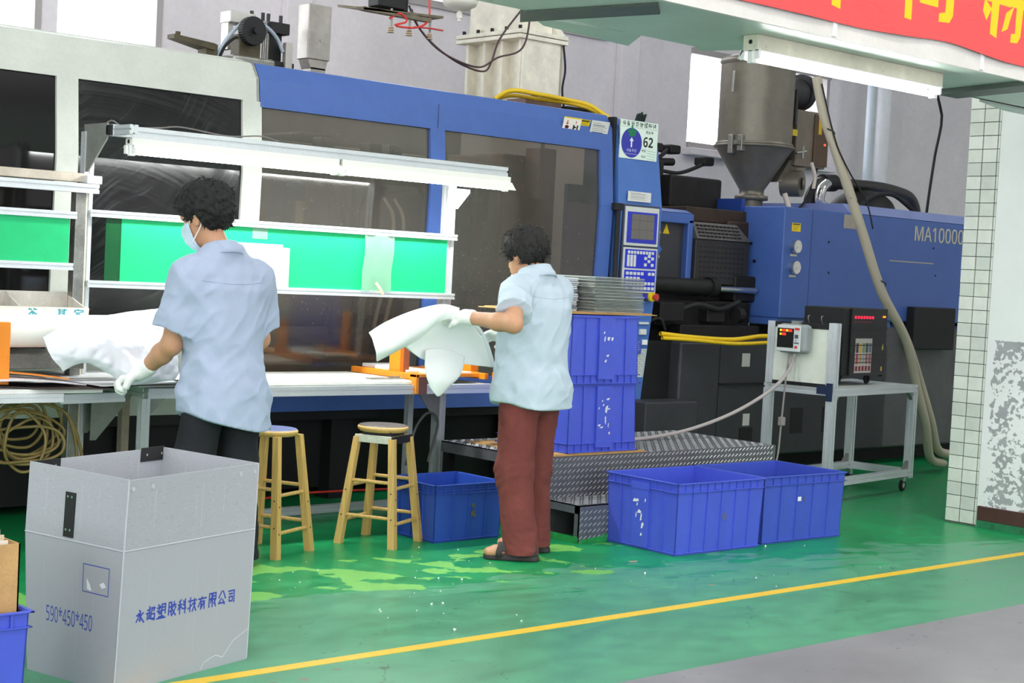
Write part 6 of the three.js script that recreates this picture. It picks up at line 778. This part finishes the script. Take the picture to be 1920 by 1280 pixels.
function clothes(t, shirtMat, trouserMat, o) {
  const J = t.J, torso = rows(J.shirtRows), sleeves = [0, 1].map((k) => { const e = mix(J.shoulder[k], J.elbow[k], o.sleeve), d = unit(sub(J.elbow[k], J.shoulder[k])), c = cap(add(J.shoulder[k], [0, .004, 0]), add(e, d, .05), o.sleeveR[0], o.sleeveR[1]); return (x, y, z) => Math.max(c(x, y, z), (x - e[0]) * d[0] + (y - e[1]) * d[1] + (z - e[2]) * d[2]); });
  const yoke = [0, 1].map((k) => cap(add(J.neck[0], [k ? .04 : -.04, .012, .015]), add(J.shoulder[k], [k ? -.02 : .02, -.015, 0]), .055, o.sleeveR[0] - .012));
  const hem = (x, z) => o.hem + (o.hemTilt || 0) * x + .03 * Math.min(1, Math.abs(x) / .2) ** 4;
  const f = (x, y, z) => { let d = smin(torso(x, y, z), smin(yoke[0](x, y, z), yoke[1](x, y, z), .03), .07); d = smin(d, sleeves[0](x, y, z), .05); d = smin(d, sleeves[1](x, y, z), .05); if (d > .06 || d < -.06) return Math.max(d, hem(x, z) - y); d += wrinkle(x, y, z, o.fold || .016) + .006 * Math.max(0, 1 - Math.abs(y - J.shirtRows[0][0] - .2) / .2) * noise.noise(x * 14 + y * 5, y * 12, z * 14) * 1.6; d = Math.max(d, hem(x, z) - y); return d; };
  const s = part(t, 'shirt', shirtMat, mesh(f, [-.5, o.hem - .04, -.32], [.5, 1.56, .4], .0075));
  const seam = []; for (let i = 0; i <= 16; i++) { const x = (i / 8 - 1) * (o.yokeW || .16), y = o.yokeY - .012 * (1 - (i / 8 - 1) ** 2); let z = .3; while (z > -.1 && f(x, y, z) > .0005) z -= Math.max(.0004, f(x, y, z) * .5); seam.push([x, y, z]); } part(s, 'yoke_seam', shirtMat, tube(seam, .0022, 40, 5));
  const n = J.neck[0], col = lathe([[.079, -.012], [.098, -.016], [.09, .012], [.077, .05], [.072, .052], [.071, .046], [.079, -.012]], 32); col.scale(1.0, 1, 1.08).rotateX(-.34).translate(n[0] + (o.collar?.[0] || 0), n[1] + (o.collar?.[1] || .01), n[2] + (o.collar?.[2] || 0)); part(s, 'collar', shirtMat, col);
  // trousers
  const r = o.legR, legf = [0, 1].map((k) => blend(.05, [cap(J.hip[k], J.knee[k], r[0], r[1]), cap(J.knee[k], add(J.ankle[k], [0, -.1, 0]), r[1], r[2])])), pelvis = blend(.06, [ell([J.pelvisX || 0, J.hip[0][1] + .05, .01], [J.pelvis[0], .14, J.pelvis[1]]), ell([(J.pelvisX || 0) - .07, J.hip[0][1] - .0, .045], [.08, .1, .08]), ell([(J.pelvisX || 0) + .07, J.hip[0][1] - .0, .045], [.08, .1, .08])]);
  const legsOnly = (x, y, z) => smin(legf[0](x, y, z), legf[1](x, y, z), .012), tf = (x, y, z) => { let d = smin(legsOnly(x, y, z), pelvis(x, y, z), .035); if (d > .05 || d < -.05) return Math.max(d, .018 - y, y - J.waist); const low = Math.max(0, 1 - (y - .05) / .3), kn = Math.exp(-(((y - .42) / .1) ** 2)); d += wrinkle(x, y, z, .008, 7, 5) + low * (.012 * Math.abs(noise.noise(x * 9, y * 26 + z * 8, z * 9)) - .004) + kn * .012 * Math.abs(noise.noise(x * 8 + 4, y * 20 - z * 12, z * 8)); return Math.max(d, .018 - y, y - J.waist); };
  const T = part(t, 'trousers', trouserMat, mesh(tf, [-.34, .03, -.32], [.34, J.waist + .02, .4], .0085));
  return { s, T };
}
const LOCKS = (x, y, z, amp) => amp * (fbm(x * 38, y * 30, z * 38, 2) * .8 + noise.noise(x * 80, y * 45, z * 80) * .35);
function feature(t, name, mat, f, at, R, c, label, extra) { const g = mesh(f, add(at, [-R, -R, -R]), add(at, [R, R, R]), c); return part(t, name, mat, extra ? [g, ...extra(f)] : g, label); }
function tufts(at, n, reach, width, out, seed0) { let q = seed0; const r = () => { q = (q * 1664525 + 1013904223) >>> 0; return q / 4294967296; }; return (f) => { const gs = []; for (let i = 0; i < n * 3 && gs.length < n; i++) { const u = r() * 2 - 1, a = r() * 6.2832, s = Math.sqrt(1 - u * u), d = [s * Math.cos(a), u, s * Math.sin(a)]; let t = .18; const P = (k) => add(at, d, k); while (t > .08 && f(...P(t)) > 0) t -= .0025; if (t < .09) continue; const p = P(t - .006), e = .004, nn = unit([f(p[0] + e, p[1], p[2]) - f(p[0] - e, p[1], p[2]), f(p[0], p[1] + e, p[2]) - f(p[0], p[1] - e, p[2]), f(p[0], p[1], p[2] + e) - f(p[0], p[1], p[2] - e)]), away = unit([d[0] + .3 * (r() - .5), -.55 - .3 * r() + .2 * u, d[2] + .3 * (r() - .5)]), k = nn[0] * away[0] + nn[1] * away[1] + nn[2] * away[2], tan = unit(add(away, nn, -k)), dir = unit([0, 1, 2].map((c) => tan[c] + nn[c] * out * (.6 + .8 * r()) + .25 * (r() - .5))), L = reach * (.6 + .7 * r()); gs.push(cyl(p, add(p, dir, L), width * (.7 + .6 * r()), .0004, 5)); } return gs; }; }
const EYEWHITE = M(0xe6e2dc, .3), IRIS = M(0x1c1210, .3), GLOVE = GM([236, 236, 232], .9, 0, .05, .15), TROUSER1 = GM([19, 20, 27], .85, 0, .12, .3), TROUSER2 = GM([112, 52, 47], .88, 0, .12, .3);
function faceBits(t) { const J = t.J, m = new THREE.Matrix4().compose(V(...J.head), new THREE.Quaternion().setFromEuler(new THREE.Euler(J.headTilt[0], J.headTilt[1], J.headTilt[2] || 0, 'YXZ')), V(J.headScale, J.headScale, J.headScale)); for (const s of [-1, 1]) { const e = part(t, 'eye', EYEWHITE, new THREE.SphereGeometry(.0105, 14, 10).translate(s * .031, .002, -.0735).applyMatrix4(m)); part(e, 'iris', IRIS, new THREE.SphereGeometry(.0055, 10, 8).scale(1, 1, .5).translate(s * .031, .001, -.0832).applyMatrix4(m)); part(t, 'eyebrow', HAIR, tube([[s * .016, .022, -.0925], [s * .03, .027, -.09], [s * .048, .02, -.077]], .003, 10, 6).applyMatrix4(m)); } part(t, 'lips', M(0xa4625a, .5), tube([[-.02, -.064, -.088], [0, -.061, -.0955], [.02, -.064, -.088]], .0045, 10, 6).applyMatrix4(m)); return m; }
{ // the left worker, seen from behind, bent a little over the bench
  const J = { shoulder: [[-.178, 1.352, -.02], [.2, 1.347, -.02]], elbow: [[-.205, 1.03, -.085], [.27, 1.06, -.085]], wrist: [[-.225, .9, -.285], [.17, .98, -.3]], handDir: [[-.75, -.4, -.5], [-.5, -.1, -.86]], neck: [[.0, 1.44, -.015], [-.03, 1.56, -.07]], head: [-.045, 1.62, -.105], headTilt: [-.32, .42, 0], headScale: 1.14, armR: [.056, .047, .034],
    hip: [[-.055, .86, .015], [.12, .86, .015]], knee: [[-.12, .48, .0], [.12, .48, 0]], ankle: [[-.14, .085, .04], [.14, .085, .04]], footDir: [[-.2, -.98], [.2, -.98]], pelvis: [.15, .118], waist: .77, pelvisX: .032,
    shirtRows: [[.62, .212, .172, .01, .033], [.8, .208, .168, .008, .031], [1.0, .19, .14, -.005, .025], [1.18, .198, .136, -.005, .02], [1.29, .2, .128, 0, .015], [1.36, .165, .105, 0, .01], [1.42, .1, .085, -.01, .005], [1.475, .07, .072, -.015, 0]] };
  const t = person('black-haired man in pale blue shirt and face mask, back turned, pulling white film', [3.87, 0, -6.34], J);
  clothes(t, PALESHIRT([168, 178, 202]), TROUSER1, { sleeve: .74, sleeveR: [.074, .1], hem: .665, yokeY: 1.335, hemTilt: -.22, fold: .015, legR: [.098, .088, .082] }); faceBits(t);
  const cut = t.headAt((x, y, z) => { const h = HEAD(x, y, z); if (h > .09) return h - .05; const s = (a, b, q) => { const u = Math.max(0, Math.min(1, (q - a) / (b - a))); return u * u * (3 - 2 * u); }; const edge = .05 - .055 * s(-.075, -.035, z) - .075 * s(.01, .045, z), line = y - edge + .012 * noise.noise(x * 60, y * 60, z * 60), off = (.03 + .012 * s(0, .1, y)) * Math.sqrt(s(-.005, .06, line)) + .004; return Math.max(h - off + LOCKS(x, y, z, .02), -line * .8); });
  feature(t, 'hair', HAIR, cut, J.head, .17, .0042, 'short bushy black hair', tufts(add(J.head, [0, .03, .02]), 520, .024, .005, .42, 77));
  const mask = t.headAt((x, y, z) => { const d = HEAD(x, y, z); return Math.max(d - .009, .003 - d, z + .038 + Math.max(0, y) * .6, y + .01, -.128 - y); }); feature(t, 'face_mask', GM([206, 224, 238], .8, 0, .05, .1), mask, J.head, .17, .0035, 'pale blue face mask');
  const m = new THREE.Matrix4().compose(V(...J.head), new THREE.Quaternion().setFromEuler(new THREE.Euler(...J.headTilt, 'YXZ')), V(J.headScale, J.headScale, J.headScale)); for (const s of [-1, 1]) part(t, 'mask_strap', WHITEPLASTIC, [tube([[s * .058, -.03, -.05], [s * .075, .0, -.02], [s * .08, .024, .008], [s * .084, .01, .03], [s * .076, -.03, .028], [s * .062, -.07, -.02], [s * .052, -.09, -.05]], .0026, 30, 6).applyMatrix4(m)]);
  for (const k of [0, 1]) { const g = hand(add(J.wrist[k], unit(J.handDir[k]), .02), J.handDir[k], k ? [-.6, -.7, .2] : [.3, -.85, .3], k ? 1 : -1, 1.1); const cuff = cap(mix(J.wrist[k], J.elbow[k], .14), add(J.wrist[k], unit(J.handDir[k]), .03), .046, .038); feature(t, 'glove', GLOVE, (x, y, z) => smin(g(x, y, z) - .007, cuff(x, y, z), .02) + .0012 * noise.noise(x * 160, y * 160, z * 160), add(J.wrist[k], unit(J.handDir[k]), .07), .17, .0042, 'white cotton glove'); }
  for (const k of [0, 1]) { const a = J.ankle[k], d = J.footDir[k]; const f = blend(.02, [cap(add(a, [-d[0] * .03, -.05, -d[1] * .03]), add(a, [d[0] * .14, -.055, d[1] * .14]), .045, .04)]); feature(t, 'shoe', BLACK, (x, y, z) => Math.max(f(x, y, z), -y), add(a, [d[0] * .06, -.04, d[1] * .06]), .19, .006); }
}
{ // the right worker, turned to the machine, reaching out with the left arm
  const J = { shoulder: [[-.185, 1.345, .045], [.185, 1.35, -.03]], elbow: [[-.355, 1.19, .235], [.23, 1.1, -.2]], wrist: [[-.385, 1.206, -.055], [.16, 1.1, -.34]], handDir: [[-.04, .02, -1], [-.4, 0, -.9]], neck: [[0, 1.41, .0], [-.02, 1.5, -.05]], head: [-.025, 1.538, -.075], headTilt: [-.28, .12, 0], headScale: 1.03, armR: [.05, .043, .031],
    hip: [[-.09, .83, .02], [.09, .83, -.02]], knee: [[-.115, .44, .03], [.1, .44, -.06]], ankle: [[-.13, .085, .135], [.1, .085, -.03]], footDir: [[-.707, -.707], [-.62, -.78]], pelvis: [.165, .125], waist: .86,
    shirtRows: [[.72, .21, .168, .01, 0], [.86, .21, .165, .008, 0], [1.0, .2, .142, 0, 0], [1.15, .208, .14, .0, 0], [1.27, .208, .132, .005, 0], [1.345, .175, .105, .005, 0], [1.39, .105, .082, .0, 0], [1.43, .066, .07, -.005, 0]] };
  const t = person('man in pale blue shirt, maroon trousers and black sandals, holding out a white sheet', [5.46, 0, -5.92], J);
  clothes(t, PALESHIRT([186, 199, 211]), TROUSER2, { sleeve: .66, sleeveR: [.068, .094], hem: .755, yokeY: 1.33, yokeW: .14, hemTilt: 0, fold: .0151, legR: [.105, .088, .082] }); faceBits(t);
  const cut = t.headAt((x, y, z) => { const h = HEAD(x, y, z); if (h > .08) return h - .04; const s = (a, b, q) => { const u = Math.max(0, Math.min(1, (q - a) / (b - a))); return u * u * (3 - 2 * u); }; const edge = .045 - .07 * s(-.085, -.04, z) - .065 * s(.012, .045, z), line = y - edge + .01 * noise.noise(x * 70, y * 40, z * 70), off = (.022 + .002 * s(0, .1, y)) * Math.sqrt(s(-.005, .05, line)) + .004; return Math.max(h - off + LOCKS(x * 1.5, y * .45, z * 1.5, .016), -line * .8); });
  feature(t, 'hair', M(0x171412, .72), cut, J.head, .16, .0042, 'thick black hair over the nape', tufts(add(J.head, [0, .02, .015]), 480, .036, .0046, .16, 31));
  for (const k of [0, 1]) { const g = hand(add(J.wrist[k], unit(J.handDir[k]), .02), J.handDir[k], k ? [-.6, -.7, .2] : [.35, -.93, 0], k ? 1 : -1, .5); const cuff = cap(add(J.wrist[k], unit(J.handDir[k]), -.005), add(J.wrist[k], unit(J.handDir[k]), .04), .04, .034); feature(t, 'glove', GLOVE, (x, y, z) => smin(g(x, y, z) - .0015, cuff(x, y, z), .02) + .0012 * noise.noise(x * 160, y * 160, z * 160), add(J.wrist[k], unit(J.handDir[k]), .07), .17, .0042, 'white knitted glove'); }
  for (const k of [0, 1]) { const a = J.ankle[k], d = J.footDir[k], up = [d[1], 0, -d[0]], P = (f, s, y) => [a[0] + d[0] * f + up[0] * s, y, a[2] + d[1] * f + up[2] * s]; const sole = blend(.03, [cap(P(-.05, 0, .012), P(.06, 0, .012), .04, .04), cap(P(.06, 0, .012), P(.15, 0, .012), .04, .046)]), flatSole = (x, y, z) => Math.max(sole(x, y, z), -y + .0005, y - .024), upper = blend(.03, [cap(P(.02, 0, .04), P(.115, 0, .03), .058, .05)]), inside = blend(.03, [cap(P(-.05, 0, .045), P(.2, 0, .035), .05, .044)]); const holes = [[.03, .05], [.06, .044], [.09, .04]].flatMap(([f, y]) => [-1, 1].map((s) => ell(P(f, s * .045, y), [.012, .0075, .012]))); const F = t.foot(k), strap = (x, y, z) => { const f = (x - a[0]) * d[0] + (z - a[2]) * d[1], sk = F(x, y, z); let q = Math.max(sk - .012, .004 - sk, -.075 - f, f - .128 + .25 * Math.max(0, y - .05), y - .1, -y + .0005); for (const h of holes) q = Math.max(q, -h(x, y, z)); return q; }; feature(t, 'sandal', GM([52, 48, 48], .7, 0, .06, .2), (x, y, z) => smin(flatSole(x, y, z), strap(x, y, z), .004), P(.05, 0, .05), .17, .004, 'black open-toed sandal'); }
}
// ================================================================ FILM AND SHEETS IN THE WORKERS' HANDS
function drape(name, label, material, R, amp, thick, nu = 48, nv = 32, freq = 9) { // grid of control points smoothed into a crumpled sheet with thickness
  const cr = (a, b, c, d, t) => .5 * (2 * b + (c - a) * t + (2 * a - 5 * b + 4 * c - d) * t * t + (3 * b - a - 3 * c + d) * t * t * t), line = (p, t) => { const n = p.length - 1, s = Math.min(n - 1e-6, t * n), i = Math.floor(s), q = (k) => p[Math.max(0, Math.min(n, k))]; return [0, 1, 2].map((c) => cr(q(i - 1)[c], q(i)[c], q(i + 1)[c], q(i + 2)[c], s - i)); };
  const front = [], normals = []; for (let j = 0; j <= nv; j++) for (let i = 0; i <= nu; i++) { const p = line(R.map((r) => line(r, i / nu)), j / nv), w = amp * (fbm(p[0] * freq, p[1] * freq, p[2] * freq + 3, 3) + .5 * Math.abs(noise.noise(p[0] * freq * 1.7, p[1] * freq * 1.7, 5))); front.push([p[0] + w * .3, p[1] + w * .3, p[2] + w]); }
  const at = (i, j) => front[j * (nu + 1) + i], pos = [], ix = []; for (const side of [0, 1]) for (let j = 0; j <= nv; j++) for (let i = 0; i <= nu; i++) { const a = sub(at(Math.min(nu, i + 1), j), at(Math.max(0, i - 1), j)), b = sub(at(i, Math.min(nv, j + 1)), at(i, Math.max(0, j - 1))), n = unit(cross(a, b)); pos.push(...add(at(i, j), n, side ? thick : 0)); }
  const N = (nu + 1) * (nv + 1), v = (i, j) => j * (nu + 1) + i; for (let j = 0; j < nv; j++) for (let i = 0; i < nu; i++) { const [a, b, c, d] = [v(i, j), v(i + 1, j), v(i + 1, j + 1), v(i, j + 1)]; ix.push(a, c, b, a, d, c, a + N, b + N, c + N, a + N, c + N, d + N); } const edge = (a, b) => ix.push(a, b, b + N, a, b + N, a + N); for (let i = 0; i < nu; i++) { edge(v(i, 0), v(i + 1, 0)); edge(v(i + 1, nv), v(i, nv)); } for (let j = 0; j < nv; j++) { edge(v(0, j + 1), v(0, j)); edge(v(nu, j), v(nu, j + 1)); }
  const g = new THREE.BufferGeometry(); g.setAttribute('position', new THREE.Float32BufferAttribute(pos, 3)); g.setIndex(ix); g.computeVertexNormals(); g.setAttribute('uv', new THREE.Float32BufferAttribute(new Float32Array(pos.length / 3 * 2), 2)); return g;
}
{
  const FILM = M(0xf0f0f6, .35, 0, { transmission: .3, thickness: 0 }), FOAM = M(0xf4f6f4, .6, 0, { transmission: .12, thickness: 0 });
  single('plastic_film', 'crumpled translucent white plastic film pulled off the roll by the left worker', 'film', FILM, [
    drape('', '', 0, [[[3.2, 1.035, -6.78], [3.33, 1.1, -6.8], [3.5, 1.13, -6.84], [3.7, 1.16, -6.87], [4.0, 1.19, -6.9]], [[3.2, .98, -6.72], [3.34, 1.03, -6.7], [3.5, 1.05, -6.7], [3.7, 1.06, -6.75], [3.98, 1.08, -6.8]], [[3.22, .94, -6.7], [3.34, .965, -6.66], [3.47, .96, -6.65], [3.66, .96, -6.68], [3.9, .97, -6.75]], [[3.26, .9, -6.7], [3.37, .93, -6.67], [3.5, .9, -6.64], [3.62, .87, -6.63], [3.86, .88, -6.7]], [[3.27, .885, -6.7], [3.38, .925, -6.68], [3.56, .835, -6.65], [3.66, .83, -6.66], [3.84, .84, -6.7]]], .032, .0015, 72, 48, 8)]);
  single('foam_sheet', 'white flexible foam sheet flapping in the right worker glove above the jig', 'sheet', FOAM, [
    drape('', '', 0, [[[4.59, 1.115, -6.16], [4.68, 1.16, -6.17], [4.8, 1.21, -6.16], [4.9, 1.245, -6.13], [5.0, 1.265, -6.1], [5.08, 1.25, -6.07]], [[4.585, 1.08, -6.12], [4.69, 1.12, -6.1], [4.81, 1.17, -6.1], [4.91, 1.215, -6.08], [5.0, 1.245, -6.07], [5.07, 1.235, -6.06]], [[4.595, 1.02, -6.1], [4.69, 1.05, -6.08], [4.8, 1.1, -6.09], [4.9, 1.155, -6.08], [4.98, 1.21, -6.07], [5.06, 1.22, -6.06]], [[4.62, .975, -6.12], [4.7, 1.01, -6.12], [4.8, 1.055, -6.12], [4.88, 1.1, -6.11], [4.96, 1.17, -6.09], [5.05, 1.2, -6.07]]], .006, .006, 40, 20, 5),
    drape('', '', 0, [[[4.97, 1.185, -6.13], [5.02, 1.23, -6.11], [5.09, 1.225, -6.1], [5.17, 1.19, -6.12], [5.25, 1.15, -6.14]], [[4.88, 1.11, -6.18], [5.0, 1.13, -6.16], [5.1, 1.13, -6.15], [5.22, 1.1, -6.16], [5.33, 1.07, -6.15]], [[4.83, 1.07, -6.22], [4.95, 1.04, -6.2], [5.08, 1.03, -6.18], [5.25, 1.01, -6.18], [5.39, .99, -6.16]], [[4.87, 1.04, -6.24], [4.95, .985, -6.2], [5.07, .965, -6.18], [5.24, .955, -6.18], [5.41, .94, -6.17]]], .012, .006, 40, 26, 5),
    drape('', '', 0, [[[4.955, 1.03, -6.17], [5.02, 1.04, -6.16], [5.1, 1.03, -6.15], [5.2, 1.0, -6.15]], [[4.93, .96, -6.14], [5.0, .95, -6.12], [5.08, .94, -6.12], [5.17, .93, -6.13]], [[4.935, .9, -6.13], [4.99, .88, -6.1], [5.06, .87, -6.1], [5.13, .885, -6.12]], [[4.96, .845, -6.13], [4.985, .815, -6.12], [5.02, .8, -6.12], [5.08, .84, -6.13]]], .008, .006, 24, 24, 6),
    drape('', '', 0, [[[5.03, 1.245, -6.07], [5.14, 1.2, -6.07], [5.25, 1.15, -6.1], [5.33, 1.07, -6.12], [5.4, .95, -6.14]], [[5.02, 1.225, -6.06], [5.13, 1.185, -6.06], [5.235, 1.135, -6.09], [5.305, 1.06, -6.11], [5.37, .945, -6.13]]], .003, .006, 40, 6, 5)]);
}
renderer.render(scene, camera);
